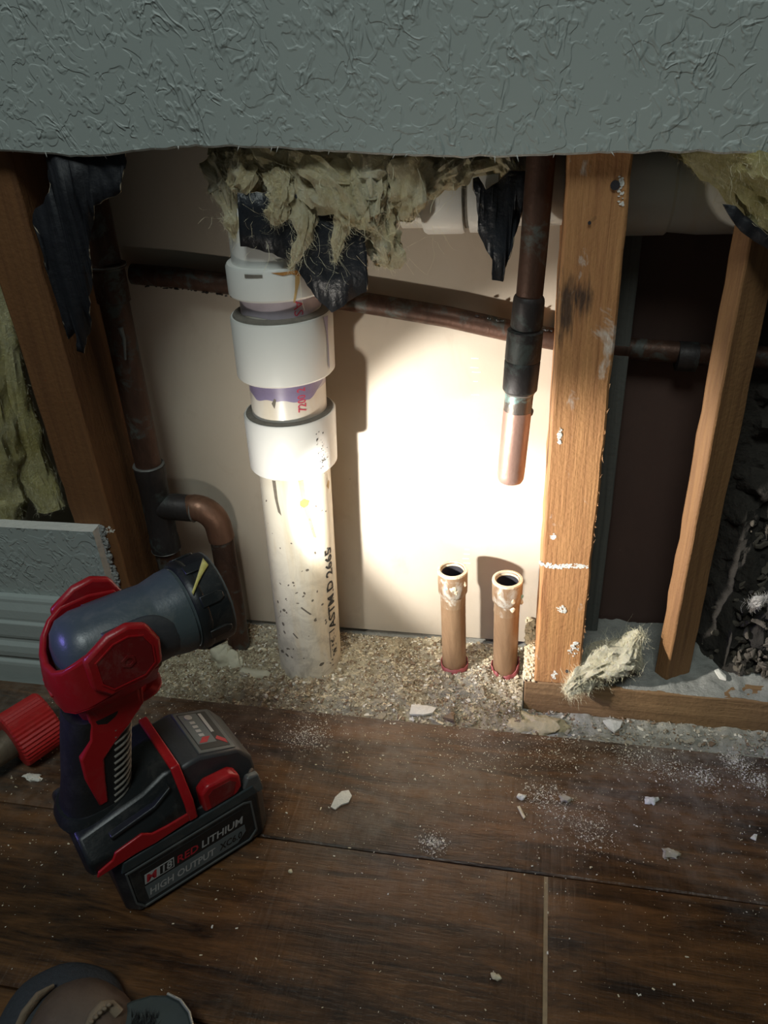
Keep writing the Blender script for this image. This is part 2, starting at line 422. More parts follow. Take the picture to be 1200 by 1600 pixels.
def blob(c, r, amp=.25, freq=40, sub=2, seed=0, flat=None):
    bm = bmesh.new(); bmesh.ops.create_icosphere(bm, subdivisions=sub, radius=1)
    vs = []
    for v in bm.verts:
        d = v.co.copy(); p = Vector((d.x * r[0], d.y * r[1], d.z * r[2]))
        k = 1 + amp * noise.fractal(p * freq + Vector((seed * 3.7, seed, 1)), 1.0, 2.0, 3)
        p *= k
        if flat is not None: p.z = max(p.z, flat)
        vs.append(Vector(c) + p)
    fs = [tuple(v.index for v in f.verts) for f in bm.faces]; bm.free(); return vs, fs
def sheet(poly, depth_fn, cuts=3, jag=0, seed=0):
    """a torn sheet: outline given as (x, z), filled, subdivided and bent in y"""
    bm = bmesh.new(); rng = random.Random(seed); pts = []
    for i, (x, z) in enumerate(poly):
        x2, z2 = poly[(i + 1) % len(poly)]
        pts.append((x, z)); L = math.hypot(x2 - x, z2 - z); k = max(1, int(L / .004)) if jag else 1
        for j in range(1, k):
            t = j / k; pts.append((x + (x2 - x) * t + rng.uniform(-jag, jag), z + (z2 - z) * t + rng.uniform(-jag, jag)))
    vv = [bm.verts.new((x, 0, z)) for x, z in pts]
    f = bm.faces.new(vv); bmesh.ops.triangulate(bm, faces=[f])
    bmesh.ops.subdivide_edges(bm, edges=bm.edges[:], cuts=cuts, use_grid_fill=True)
    for v in bm.verts: v.co.y = depth_fn(v.co.x, v.co.z)
    bm.verts.index_update()
    vs = [v.co.copy() for v in bm.verts]; fs = [tuple(v.index for v in q.verts) for q in bm.faces]; bm.free(); return vs, fs
def text_mesh(s, size, fn, name, mat, parent, local=False, cuts=2, align='LEFT', space=1.0, bold=0.0):
    cu = bpy.data.curves.new('t', 'FONT'); cu.body = s; cu.size = size; cu.align_x = align; cu.space_character = space; cu.offset = bold; cu.resolution_u = 2
    o = bpy.data.objects.new('t', cu); C.objects.link(o); dg = bpy.context.evaluated_depsgraph_get()
    me = bpy.data.meshes.new_from_object(o.evaluated_get(dg)); bpy.data.objects.remove(o); bpy.data.curves.remove(cu)
    bm = bmesh.new(); bm.from_mesh(me); bpy.data.meshes.remove(me)
    if cuts:
        bmesh.ops.triangulate(bm, faces=bm.faces); bmesh.ops.subdivide_edges(bm, edges=bm.edges[:], cuts=cuts)
    bm.verts.index_update()
    vf = [fn(v.co.x, v.co.y) for v in bm.verts], [tuple(v.index for v in f.verts) for f in bm.faces]; bm.free()
    return obj(name, vf, mat, parent, smooth=False, local=local)

# ================================================================== THE SETTING
Y0, YS, YB = 0.0, 0.0127, 0.1017          # face of the wallboard, face of the studs, far board
ZS = -0.012                                # concrete below the floorboards
XL, XR = -0.85, 0.62
# concrete + floorboards
sl = obj('floor', gridbox(XL, XR, -1.0, YB + .15, ZS - .05, ZS, 60, 'x', .0006, 30), slab_m, None, smooth=False); tag(sl, kind='structure')
def board(x0, x1, y0, y1, seed):
    n = 40; prof = [(0, -.0115), (0, -.0012), (.0012, 0), (.25, .0003), (.5, -.0001), (.75, .0003), (1, 0), (2, -.0012), (2, -.0115)]
    vs, fs = [], []
    wv = []
    for i in range(n + 1):
        x = x0 + (x1 - x0) * i / n; e = .0022 if i in (0, n) else 0
        for j, (t, z) in enumerate(prof):
            if t == 0: y = y0
            elif t == 2: y = y1
            elif t == .0012: y = y0 + .0012
            elif t == 1: y = y1 - .0012
            else: y = y0 + (y1 - y0) * t
            zz = z
            if .0 <= t <= 1 and z > -.001:
                zz = z + .0007 * noise.noise(Vector((x * 9, y * 26, seed)))
                if i in (0, n): zz = min(zz, -.0012)
            wv.append((x, y, zz))
    m = len(prof)
    for i in range(n):
        for j in range(m - 1):
            a = i * m + j; fs.append((a, a + 1, a + m + 1, a + m))
        fs.append((i * m + m - 1, i * m, (i + 1) * m, (i + 1) * m + m - 1))
    fs += [tuple(range(m)), tuple(reversed(range(n * m, n * m + m)))]
    return wv, fs
rows = [(-.0225, -.1525, []), (-.1535, -.2835, [.0125]), (-.2845, -.4145, [-.21]), (-.4155, -.60, [.2])]
for y1, y0, cuts in rows:
    xs = [XL] + cuts + [XR]
    for i in range(len(xs) - 1):
        g0 = .0014 if i else 0; g1 = .0014 if i < len(xs) - 2 else 0
        obj('plank', board(xs[i] + g0, xs[i + 1] - g1, y0, y1, i * 3.3 + y0 * 50), plank_m, sl, smooth=True)
obj('exposed_core', box(.0110, .0140, -.2835, -.1535, -.011, -.0016), core_m, sl, smooth=False, label='tan core showing in the end joint')

# upper wallboard with a hand-cut wavy bottom edge
def cut_edge(x):
    u = 600 + (x - at(600, 243, 0).x) * 2480
    base = 0.466 + (x + .364) * (-.0466)
    return base - .0035 * math.exp(-((x + .30) / .035) ** 2) + .002 * math.sin(x * 23) + .0012 * noise.noise(Vector((x * 90, 1, 2))) + .0005 * noise.noise(Vector((x * 600, 5, 2)))
def upper_wall():
    n = 300; vs, fs = [], []
    for i in range(n + 1):
        x = XL + (XR - XL) * i / n; z = cut_edge(x)
        vs += [(x, Y0, .95), (x, Y0, z + .0012), (x, Y0 + .0008, z), (x, YS - .001, z + .001 * noise.noise(Vector((x * 200, 9, 1)))), (x, YS, .95)]
    for i in range(n):
        for k in range(5):
            a, b = i * 5 + k, i * 5 + (k + 1) % 5; fs.append((a, b, b + 5, a + 5))
    fs += [tuple(range(5)), tuple(reversed(range(n * 5, n * 5 + 5)))]
    return vs, fs
wu = obj('wall_front', upper_wall(), [paint, gyp, paperedge], None, smooth=False); tag(wu, kind='structure')
for p in wu.data.polygons:
    if abs(p.normal.z) > .5 and p.center.z < .3: p.material_index = 1
    zc = p.center.z + wu.location.z
    if zc < .47 and abs(p.normal.z) > .2 and p.center.y + wu.location.y < .002: p.material_index = 2
# loose paper whiskers along the cut
pv, pf = [], []
for i in range(20):
    x = random.uniform(-.45, .2); z = cut_edge(x); l = random.uniform(.0008, .003); k = len(pv); dx = random.uniform(-.002, .002)
    pv += [(x - .0005, .0002, z + .001), (x + .0005, .0002, z + .001), (x + dx, random.uniform(-.002, .003), z - l)]; pf.append((k, k + 1, k + 2))
obj('paper_whiskers', (pv, pf), paperedge, wu, smooth=False, kind='stuff')

# far board seen through the opening, its brown neighbour on the right, top cap and end walls
wb = obj('wall_back', box(XL, .018, YB, YB + .0127, ZS + .007, .95), backpaper, None, smooth=False); tag(wb, kind='structure')
rng = random.Random(15)
for i in range(46):
    t = i / 45
    if rng.random() < .3: continue
    p = at(744 - 16 * t + rng.uniform(-2, 2), 560 + 320 * t, YB); hw = rng.uniform(.0012, .0036)
    obj('printed_tick', prism([(p.x - hw, p.z - .0003), (p.x + hw, p.z - .0003), (p.x + hw, p.z + .0004), (p.x - hw, p.z + .0004)], YB - .0003, YB + .0005, lambda a, b, e: Vector((a, e, b))), tick_m, wb, smooth=False)
wbr = obj('wall_back_right', box(.0182, XR, YB, YB + .0127, ZS - .02, .95), brownpaper, None, smooth=False); tag(wbr, kind='structure')
tc = obj('wall_leak_cap', box(XL, XR, YS, YB, .90, .94), stud_dark, None, smooth=False); tag(tc, kind='structure')  # unseen cap, added to stop light leaking down into the cavity
for nm, x0, x1 in (('wall_left', XL, -.70), ('wall_right', .40, XR)):
    o = obj(nm, box(x0, x1, Y0, YS, ZS, .46), paint, None, smooth=False); tag(o, kind='structure')
# lower left remnant of wallboard: painted face, white core, torn grey paper at its cut end
px1 = -.3805
def remnant():
    zt = .166
    poly = [(-.70, ZS), (-.70, zt - .002)] + [(-.70 + .3195 * i / 24, zt + .0008 * noise.noise(Vector((i * .9, 2, 3))) - .002 * (1 - i / 24)) for i in range(1, 25)]
    poly += [(px1 + .0008 * noise.noise(Vector((i * .8, 7, 3))), zt - (zt - ZS) * i / 16) for i in range(1, 17)]
    return prism(poly, Y0, YS - .0002, lambda p, q, e: Vector((p, e, q)))
rm = obj('wall_lower_left', remnant(), [paint, gyp], None, smooth=False); tag(rm, kind='structure')
for p in rm.data.polygons:
    if abs(p.normal.y) < .5: p.material_index = 1
fv, ff = [], []
for i in range(340):
    z = random.uniform(0, .165); k = len(fv); x = px1 + random.uniform(-.001, .0035); y = YS - random.uniform(.0, .0035); r = random.uniform(.0008, .0026)
    v, f = blob((x, y, z), (r, r * .6, r * random.uniform(.6, 1.6)), .4, 300, 1, i); fv += v; ff += [tuple(a + k for a in q) for q in f]
obj('torn_paper_edge', (fv, ff), greyfuzz, rm, kind='stuff')
# moulded baseboard
prof = [(0, ZS), (-.0135, ZS), (-.0135, .012), (-.0130, .0155), (-.0105, .018), (-.0105, .0215), (-.0135, .024), (-.0140, .030), (-.0132, .037), (-.0105, .041), (-.0100, .0445),
        (-.0120, .047), (-.0125, .0500), (-.0122, .064), (-.0098, .0665), (-.0100, .0695), (-.0092, .078), (-.0065, .0855), (-.0062, .0885), (-.0045, .0915), (0, .092)]
bbv = []
bb = obj('baseboard_left', prism(prof, -.70, -.3865, lambda p, q, e: Vector((e, p, q))), trimp, None, smooth=False, bevel=.0006); tag(bb, kind='structure')

# ================================================================== STUDS AND PLATE
def stud(name, x0, x1, y0, y1, z0, z1, mat, label, seed=0):
    o = obj(name, gridbox(x0, x1, y0, y1, z0, z1, 60, 'z', .0011, 55, seed), mat, None, smooth=True, bevel=.0016)
    return tag(o, label, 'stud')
pl = obj('bottom_plate', gridbox(-.0085, .55, YS, YB - .0006, ZS, .026, 60, 'x', .0009, 40, 2), [plate_w, platedust], None, smooth=False, bevel=.0012)
tag(pl, 'brown wooden bottom plate lying on the slab under the right-hand studs', 'lumber')
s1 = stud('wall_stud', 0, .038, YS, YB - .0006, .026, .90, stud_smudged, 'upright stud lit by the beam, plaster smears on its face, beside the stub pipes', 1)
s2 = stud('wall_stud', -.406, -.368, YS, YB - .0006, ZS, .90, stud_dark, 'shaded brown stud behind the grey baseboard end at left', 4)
# twisted narrow stud in the right bay
c0 = Vector((.1115, .026)); a1 = Vector((-.62, .785)); b1 = Vector((.82, .57))
q = [c0, c0 + b1 * .027, c0 + b1 * .027 + a1 * .014, c0 + a1 * .014]
rings = []
for i in range(50):
    z = .026 + (.90 - .026) * i / 49
    ring = []
    for k, pnt in enumerate(q):
        nv = noise.noise_vector(Vector((pnt.x * 60, pnt.y * 60 + k, z * 55))) * .0011
        ring.append(Vector((pnt.x + nv.x + (z - .1) * .006, pnt.y + nv.y, z)))
    rings.append(ring)
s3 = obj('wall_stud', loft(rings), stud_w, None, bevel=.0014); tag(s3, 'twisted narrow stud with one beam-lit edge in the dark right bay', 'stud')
# plaster smears and holes on the lit stud, small splinters along its right edge
def smear(poly_px, y, mat, parent, name='plaster_smear', t=.00015, n=34):
    pts = [at(u, v, y) for u, v in poly_px]; rng = random.Random(int(poly_px[0][0] * 7 + poly_px[0][1])); parts = []
    def inside(x, z):
        c = False
        for i in range(len(pts)):
            a, b = pts[i], pts[i - 1]
            if (a.z > z) != (b.z > z) and x < (b.x - a.x) * (z - a.z) / (b.z - a.z) + a.x: c = not c
        return c
    x0, x1 = min(p.x for p in pts), max(p.x for p in pts); z0, z1 = min(p.z for p in pts), max(p.z for p in pts); k = 0
    while len(parts) < n and k < 4000:
        k += 1; x, z = rng.uniform(x0, x1), rng.uniform(z0, z1)
        if not inside(x, z): continue
        r = rng.uniform(.0003, .0010) * (1.8 if rng.random() < .15 else 1); e = rng.uniform(.4, 1.3); m = 7
        poly = [(x + r * math.cos(2 * PI * j / m) * rng.uniform(.6, 1.3), z + r * e * math.sin(2 * PI * j / m) * rng.uniform(.6, 1.3)) for j in range(m)]
        parts.append(prism(poly, y - t * rng.uniform(.4, 1), y + .0018, lambda p, q, e_: Vector((p, e_, q))))
    return obj(name, join(*parts), mat, parent, smooth=False)
smear([(843, 879), (870, 882), (902, 880), (919, 883), (919, 888), (890, 887), (868, 889), (843, 884)], YS - .0003, whitechip, s1, n=150)
smear([(869, 950), (879, 946), (886, 952), (882, 957), (872, 956)], YS - .0003, whitechip, s1)
smear([(886, 1018), (897, 1003), (905, 1004), (903, 1020), (893, 1030)], YS - .0003, gyp, s1)
smear([(862, 1052), (866, 1047), (870, 1053), (867, 1062), (862, 1060)], YS - .0003, whitechip, s1)
smear([(964, 275), (973, 277), (974, 322), (968, 330), (965, 300)], YS - .0003, gyp, s1)
smear([(859, 838), (866, 833), (869, 840), (862, 846)], YS - .0003, whitechip, s1)
smear([(871, 690), (875, 668), (878, 672), (876, 697)], YS - .0003, whitechip, s1)
for (u, v, r) in [(961, 289, .0028), (921, 348, .001), (886, 1048, .0014)]:
    c = at(u, v, YS)
    obj('nail_hole', steps((c.x, YS - .0014, c.z), (c.x, YS + .01, c.z), [(0, r), (.004, r)], 12), hole_m, s1)
smear([(115, 828), (140, 821), (150, 825), (178, 823), (178, 832), (150, 835), (118, 834)], YS - .0003, whitechip, s2, n=90)
sv, sf = [], []
for i in range(26):
    z = random.uniform(.05, .30); k = len(sv); x = .0375
    sv += [(x, YS + .0004, z), (x, YS + .0004, z + random.uniform(.001, .005)), (x + random.uniform(.0004, .0016), YS - random.uniform(0, .001), z + random.uniform(-.003, .006))]; sf.append((k, k + 1, k + 2))
obj('splinters', (sv, sf), stud_w, s1, smooth=False, kind='stuff')
# grey board edge in the right bay
gb = obj('grey_board', gridbox(.0425, .0565, .083, .1013, .026, .90, 40, 'z', .0008, 60, 9), greywood, None, bevel=.001)
tag(gb, 'narrow weathered grey board standing behind the lit stud in right bay', 'board')

# ================================================================== PIPES
# --- white drain stack
PX = lambda z: -.2015 - .015 * (.374 - z) / .354          # the stack leans slightly
PY = .0505
def pz(v): # height on the stack axis seen at picture row v
    lo, hi = -.05, .6
    for _ in range(40):
        m = (lo + hi) / 2; d = Vector((PX(m) + .010, PY - .031, m)) - CAM
        row = 800 + FPX * d.dot(DX) / d.dot(FX)
        if row > v: lo = m
        else: hi = m
    return (lo + hi) / 2
def stack(prof, seg=48):
    vs, fs = [], []
    for z, r in prof:
        for k in range(seg):
            a = 2 * PI * k / seg; vs.append((PX(z) + r * math.cos(a), PY + r * math.sin(a), z))
    for i in range(len(prof) - 1):
        for k in range(seg):
            p, q = i * seg + k, i * seg + (k + 1) % seg; fs.append((p, q, q + seg, p + seg))
    fs += [tuple(reversed(range(seg))), tuple((len(prof) - 1) * seg + k for k in range(seg))]
    return vs, fs
dr = thing('drain_pipe', (PX(0), PY, ZS), 'white plastic drain pipe with couplings standing left of the beam-lit board', 'pipe')
R0 = .0302
zA, zB, zC, zD, zE, zF, zG = pz(749), pz(664), pz(603), pz(505), pz(471), pz(424), pz(398)
lowp = obj('lower_pipe', stack([(ZS + .001, R0), (zA + .03, R0)]), pvc_y, dr)
cp1 = obj('coupling', stack([(zA, R0), (zA, .0352), (zA + .0016, .0366), (zB - .0014, .0372), (zB, .0362), (zB, .0325)]), pvc_w, dr)
obj('joint_grime', stack([(zB - .0006, .0300), (zB - .0006, .0357), (zB + .0006, .0350), (zB + .0010, .0300)]), cement, cp1)
midp = obj('middle_pipe', stack([(zB - .02, R0), (zC + .02, R0)]), pvc_mid, dr)
cp2 = obj('coupling', stack([(zC, R0), (zC, .0368), (zC + .0018, .0384), (zD - .0014, .0388), (zD, .0378), (zD, .0325)]), pvc_w, dr)
obj('joint_grime', stack([(zD - .0006, .0300), (zD - .0006, .0373), (zD + .0012, .0362), (zD + .0022, .0300)]), cement, cp2)
upp = obj('upper_pipe', stack([(zD - .02, R0), (zE + .02, R0)]), pvc_mid, dr)
hub = obj('upper_hub', stack([(zE, R0), (zE, .0362), (zE + .0016, .0376), (zF, .0378), (zF + .002, .0366), (zF + .0021, .0330), (zG, .0330), (zG + .03, .0325)]), pvc_w, dr)
# things lying on the pipe surface: angle measured from the side that faces the viewer
AFACE = math.atan2(CAM.y - PY, CAM.x - PX(.2))
def onpipe(r): return lambda s, z: Vector((PX(z) + r * math.cos(AFACE + s / r), PY + r * math.sin(AFACE + s / r), z))
def pipe_patch(name, poly, r, mat, parent):
    """poly of (arc, z) in metres, triangulated finely and wrapped onto the pipe"""
    bm = bmesh.new(); f = bm.faces.new([bm.verts.new((a, b, 0)) for a, b in poly]); bmesh.ops.triangulate(bm, faces=[f])
    for _ in range(2):
        bmesh.ops.subdivide_edges(bm, edges=[e for e in bm.edges if e.calc_length() > .006], cuts=1); bmesh.ops.triangulate(bm, faces=bm.faces[:])
    fn = onpipe(r); bm.verts.index_update()
    vf = [fn(v.co.x, v.co.y) for v in bm.verts], [tuple(v.index for v in f.verts) for f in bm.faces]; bm.free()
    return obj(name, vf, mat, parent)
def band(name, zt, zbs, r, mat, parent, a0=-.075, a1=.075, n=60):
    vs, fs = [], []; fn = onpipe(r)
    for i in range(n + 1):
        s = a0 + (a1 - a0) * i / n; vs += [fn(s, zt), fn(s, zbs(s))]
    for i in range(n): fs.append((2 * i, 2 * i + 1, 2 * i + 3, 2 * i + 2))
    return obj(name, (vs, fs), mat, parent)
band('primer_stain', zC + .001, lambda s: zC - .0140 - .0012 * math.sin(s * 120) - .0005 * math.sin(s * 420) + .008 * max(0, (s - .016) / .018) + .006 * max(0, (-.030 - s) / .01), R0 + .00018, purple, midp, -.040, .036)
band('primer_stain', zC + .001, lambda s: zC - .0105 - .001 * math.sin(s * 140), R0 + .00010, purple_l, midp, -.05, .06)
band('primer_stain', zE + .001, lambda s: zE - .0135 - .0015 * math.sin(s * 110 + 1), R0 + .00018, purple_l, upp, -.06, .06)
pipe_patch('primer_run', [(.0335, zD - .001), (.0395, zD - .001), (.0382, zD - .012), (.0384, zD - .040), (.0376, zD - .042), (.0368, zD - .039), (.0366, zD - .014)], .0391, purple, cp2)
pipe_patch('brown_run', [(.001, zA - .001), (.0055, zA - .001), (.0065, zA - .022), (.012, zA - .055), (.0135, zA - .062), (.0105, zA - .060), (.003, zA - .026)], R0 + .00015, stain, lowp)
pipe_patch('brown_run', [(-.0215, zA - .001), (-.018, zA - .001), (-.0175, zA - .022), (-.0155, zA - .036), (-.0185, zA - .033), (-.0205, zA - .02)], R0 + .00015, speck_m, lowp)
pipe_patch('rust_spot', [(.0015, zA - .022), (.005, zA - .0205), (.0095, zA - .0235), (.008, zA - .0275), (.004, zA - .029), (.0008, zA - .026)], R0 + .0003, rust, lowp)
pipe_patch('rust_spot', [(.029, zA - .018), (.033, zA - .014), (.0355, zA - .017), (.0325, zA - .023)], R0 + .0002, stain, lowp)
pipe_patch('rust_rim', [(-.006, zF + .0006), (.000, zF + .0004), (.012, zF + .0004), (.026, zF + .0004), (.026, zF - .003), (.020, zF - .0018), (.014, zF - .004), (.008, zF - .0015), (.002, zF - .002)], .0382, rust, hub)
pipe_patch('brown_run', [(.011, zF - .001), (.0145, zF - .001), (.0138, zF - .008), (.0118, zF - .013), (.0092, zF - .022), (.0080, zF - .021), (.0100, zF - .012)], .0381, stain, hub)
pipe_patch('dark_smudge', [(-.026, zF - .0005), (-.012, zF - .0005), (-.012, zF - .0025), (-.026, zF - .003)], .0382, cement, hub)
rng = random.Random(3)
for i in range(70):
    s = rng.uniform(-.036, .030); z = zA - .02 - (zA - .02) * rng.random() ** .8; r = rng.uniform(.0005, .0019) * (1.3 if z < .08 else 1); th = rng.uniform(0, PI); e = rng.uniform(.35, .9)
    poly = []
    for k in range(7):
        a = 2 * PI * k / 7; x, y = r * math.cos(a), r * e * math.sin(a); poly.append((s + x * math.cos(th) - y * math.sin(th), max(.001, z + x * math.sin(th) + y * math.cos(th))))
    pipe_patch('splash_mark', poly, R0 + .0002, speck_m, lowp)
for s, z, l in [(-.006, .083, .014), (-.016, .052, .008)]:
    pipe_patch('scrape_mark', [(s, z), (s + .0012, z + .001), (s + l * .7, z - l * .62), (s + l * .7 - .0016, z - l * .66)], R0 + .0002, speck_m, lowp)
rng = random.Random(8)
for i in range(26):      # worn black print on the lower coupling
    s = .0225 + rng.uniform(-.0035, .0035) + (.004 if i % 3 == 0 else 0); z = zB - .004 - rng.random() * .045; r = rng.uniform(.0003, .0011)
    pipe_patch('worn_print', [(s - r, z), (s, z - r * rng.uniform(.5, 1.4)), (s + r, z + r * .2), (s + r * .2, z + r)], .0374, black_ink, cp1)
# lettering runs up the pipe
def vert_text(s, size, arc, z0, r, name, mat, parent, sx=1.0, bold=.00012):
    text_mesh(s, size, lambda x, y: onpipe(r)(arc - y, z0 + x * sx), name, mat, parent, cuts=2, bold=bold)
vert_text('ASTM D 2665', .0132, .0300, pz(1000), R0 + .0003, 'lettering', black_ink, lowp, 1.18, .0003)
vert_text('DWV', .0085, .0365, pz(1040), R0 + .0003, 'worn_lettering', black_ink, lowp, 1.3) if False else None
pipe_patch('print_frame', [(.0200, pz(1042)), (.0207, pz(1042)), (.0207, pz(1003)), (.0200, pz(1003))], R0 + .0003, black_ink, lowp)
pipe_patch('print_frame', [(.0200, pz(1004)), (.0280, pz(1004)), (.0280, pz(1002)), (.0200, pz(1002))], R0 + .0003, black_ink, lowp)
rng = random.Random(5)
for i in range(20):
    s = rng.uniform(.0235, .0295); z = pz(1008) - rng.random() * (pz(1008) - pz(1042)); r = rng.uniform(.0005, .0012)
    pipe_patch('worn_print', [(s - r, z), (s - r, z - r * 2), (s + r * .3, z - r * 2.2), (s + r * .2, z + r * .6)], R0 + .0003, black_ink, lowp)
vert_text('7200', .0096, .0125, pz(649), R0 + .0003, 'lettering', red_ink, midp, .74)
vert_text('2', .0096, .0125, pz(618), R0 + .0003, 'lettering', red_ink, midp, .74)
text_mesh('AS', .0105, lambda x, y: onpipe(R0 + .0003)(.0085 + y, pz(474) - x), 'lettering', red_ink, upp)
pipe_patch('dark_smudge', [(-.0145, pz(632)), (-.012, pz(624)), (-.0105, pz(626)), (-.0115, pz(634)), (-.0125, pz(640))], R0 + .0003, speck_m, midp)
# horizontal arm leaving the stack to the right, running behind the stud
zc = .424; yc = .072
arm = obj('horizontal_arm', steps((PX(.4) + .015, yc, zc), (.17, yc, zc), [(0, .0268), (.38, .0268)], 40), pvc_dull, dr)
obj('hub_band', steps((-.094, yc, zc), (-.06, yc, zc), [(0, .0268), (.0, .0300), (.002, .0312), (.026, .0312), (.028, .0304), (.028, .0268)], 40), pvc_w, dr)
obj('band_gap', steps((-.0655, yc, zc), (-.05, yc, zc), [(0, .0275), (.0024, .0275)], 40), cement, dr)
obj('hub_band', steps((-.062, yc, zc), (-.02, yc, zc), [(0, .0268), (0, .0306), (.020, .0306), (.021, .0268)], 40), pvc_w, dr)
obj('hub_band', steps((-.128, yc, zc), (-.1, yc, zc), [(0, .0268), (0, .0312), (.004, .033), (.014, .033), (.018, .0268)], 40), pvc_w, dr)
obj('elbow_hub', steps((.039, yc, zc), (.13, yc, zc), [(0, .030), (.0, .0345), (.028, .0345), (.030, .0325), (.050, .0345), (.085, .0345), (.10, .030)], 40), pvc_dull, dr)
obj('elbow_body', sweep([(.085, yc, zc), (.105, yc, zc + .003), (.125, yc, zc + .018), (.135, yc, zc + .04), (.136, yc, zc + .1)], .0305, 32), pvc_dull, dr)

# --- capped copper pipe hanging beside the lit stud
hg = thing('hanging_pipe', tuple(at(797, 752, .03)), 'dark copper pipe hanging down with a bare bright capped end', 'pipe')
def hp(u, v): return at(u, v, .030)
obj('upper_pipe', sweep([at(852, 170, .03), hp(845, 250), hp(833, 400), hp(826, 475)], .0090, 28), cop_dark, hg)
obj('reducer', sweep([hp(827, 462), hp(826.5, 466), hp(826, 470), hp(823, 508), hp(822.6, 514)], [.0096, .0106, .0108, .0110, .0100], 28, wob=.0006, wf=150), cop_black, hg)
k1, k2 = hp(821, 514), hp(812, 610)
dirn = (k2 - k1)
obj('coupling', sweep([k1, k1 + dirn * .02, k1 + dirn * .47, k1 + dirn * .49, k1 + dirn * .51, k1 + dirn * .97, k2], [.0112, .0124, .0126, .0120, .0126, .0124, .0112], 32), cop_black, hg)
k3 = hp(797, 752); d3 = (k3 - k2)
def colour_end(): pass
obj('end_pipe', sweep([k2 - d3 * .05, k2 + d3 * .03, k2 + d3 * .25], .0102, 32), m_copper('greened_copper', (.10, .09, .08), (.24, .17, .13), (.22, .38, .36), .6, .4), hg)
obj('bare_end', sweep([k2 + d3 * .20, k2 + d3 * .90, k2 + d3 * .955, k2 + d3 * .985, k2 + d3 * 1.0], [.01035, .01040, .0101, .0090, .006], 32, wob=.00025, wf=260), cop_new, hg)
obj('solder_ring', sweep([k2 - d3 * .01, k2 + d3 * .008, k2 + d3 * .02], [.0106, .0114, .0104], 32, wob=.0006, wf=260), m_copper('solder', (.34, .32, .30), (.45, .43, .40), None, .7, .4), hg)
bq = at(829, 644, .030); obj('solder_bead', blob((bq.x, bq.y, bq.z), (.0022, .002, .0035), .3, 300, 2, 3), cop_black, hg)

# --- two copper stubs rising from the slab
def stub(u0, v0, u1, v1, y, label, torn):
    b = at(u0, v0, y); t_ = at(u1, v1, y); b.z = ZS
    ax = (t_ - b); L = ax.length
    T = thing('pipe_stub', tuple(b), label, 'pipe', 'copper stubs on the slab')
    obj('pipe', sweep([b, b + ax * .3, b + ax * .76], .0113, 36), cop_brown, T)
    obj('soldered_neck', sweep([b + ax * .70, b + ax * .76, b + ax * .80, b + ax * .815], [.01142, .01150, .01175, .0118], 36, wob=.0004, wf=220), cop_sold, T)
    so = b + ax * .80
    sock = steps(so, t_, [(0, .0112), (0, .0122), (.002, .0131), (.010, .0133), (L * .2 - .0015, .0134), (L * .2, .0128), (L * .2 + .0002, .0103), (L * .2 - .003, .0098), (L * .2 - .022, .0096)], 40, False)
    vs = [Vector(v) for v in sock[0]]
    for v in vs:
        pass
    so_o = obj('socket', (vs, sock[1]), cop_sold, T)
    obj('rim', steps(so, t_, [(L * .2 - .0012, .0136), (L * .2 + .0005, .0133), (L * .2 + .0008, .0112), (L * .2 - .0015, .0098), (L * .2 - .0035, .0099)], 40, False), cop_rim, so_o)
    obj('bore', steps(so, t_, [(L * .2 - .0025, .0094), (L * .2 - .020, .0093), (L * .2 - .0205, .0001)], 40, False), hole_m, so_o)  # dark lining put in for the shade inside the stub
    for i in range(5):
        a = AFACE + random.uniform(-.9, 1.0); z = random.uniform(-.006, .014); c = so + ax.normalized() * (z + .004) + Vector((math.cos(a), math.sin(a), 0)) * .0126
        obj('oxide_crust', blob(c, (.0022, .0010, .0028), .5, 350, 2, i), verd if i == 1 else cop_rim, so_o)
    # sleeve: crinkled torn plastic ring
    n = 40; vs, fs = [], []
    for k in range(n):
        a = 2 * PI * k / n; r0 = .0119 + .0009 * noise.noise(Vector((math.cos(a) * 3, math.sin(a) * 3, u0)))
        h = .010 + (.005 if torn else .0022) * noise.noise(Vector((math.cos(a) * 2.2, math.sin(a) * 2.2, u0 + 4)))
        if torn: h += .012 * max(0, math.cos(a - .2)) + .006 * max(0, math.cos(a - 3.3)) - .004
        vs += [(b.x + r0 * math.cos(a), b.y + r0 * math.sin(a), ZS + .0005), (b.x + (r0 + .001) * math.cos(a), b.y + (r0 + .001) * math.sin(a), ZS + .006 + h)]
    for k in range(n): fs.append((2 * k, 2 * ((k + 1) % n), 2 * ((k + 1) % n) + 1, 2 * k + 1))
    obj('red_sleeve', (vs, fs), redsleeve, T, solid=.0007, label='red plastic sleeve')
    return T
stub(710, 1036, 707, 890, .055, 'copper stub pipe with open crusted end, nearer the white drain pipe', False)
stub(789, 1046, 793, 905, .055, 'copper stub pipe with open crusted end, next to the lit stud', True)

# --- riser with tee and elbow at left
rs = thing('copper_riser', (-.352, .058, ZS), 'tarnished copper riser with tee and elbow beside the left stud', 'pipe')
Rt, Rb = Vector((-.3375, .058, .56)), Vector((-.3535, .058, ZS))
def rp(z): return Rb + (Rt - Rb) * ((z - ZS) / (.56 - ZS))
def rz(v):
    lo, hi = -.05, .55
    for _ in range(40):
        m = (lo + hi) / 2; d = rp(m) - CAM
        if 800 + FPX * d.dot(DX) / d.dot(FX) > v: lo = m
        else: hi = m
    return (lo + hi) / 2
RR = .0116
obj('pipe', sweep([rp(ZS + .001), rp(.1), rp(.3), rp(.56)], RR, 28), cop_dark, rs)
z1, z2 = rz(472), rz(418)
obj('coupling', sweep([rp(z1), rp(z1 + .001), rp(z2 - .001), rp(z2), rp(z2 + .0005), rp(z2 + .003), rp(z2 + .004)], [.0118, .0132, .0132, .0140, .0150, .0150, .0120], 28), cop_dark, rs)
zt0, zt1 = rz(858), rz(726)
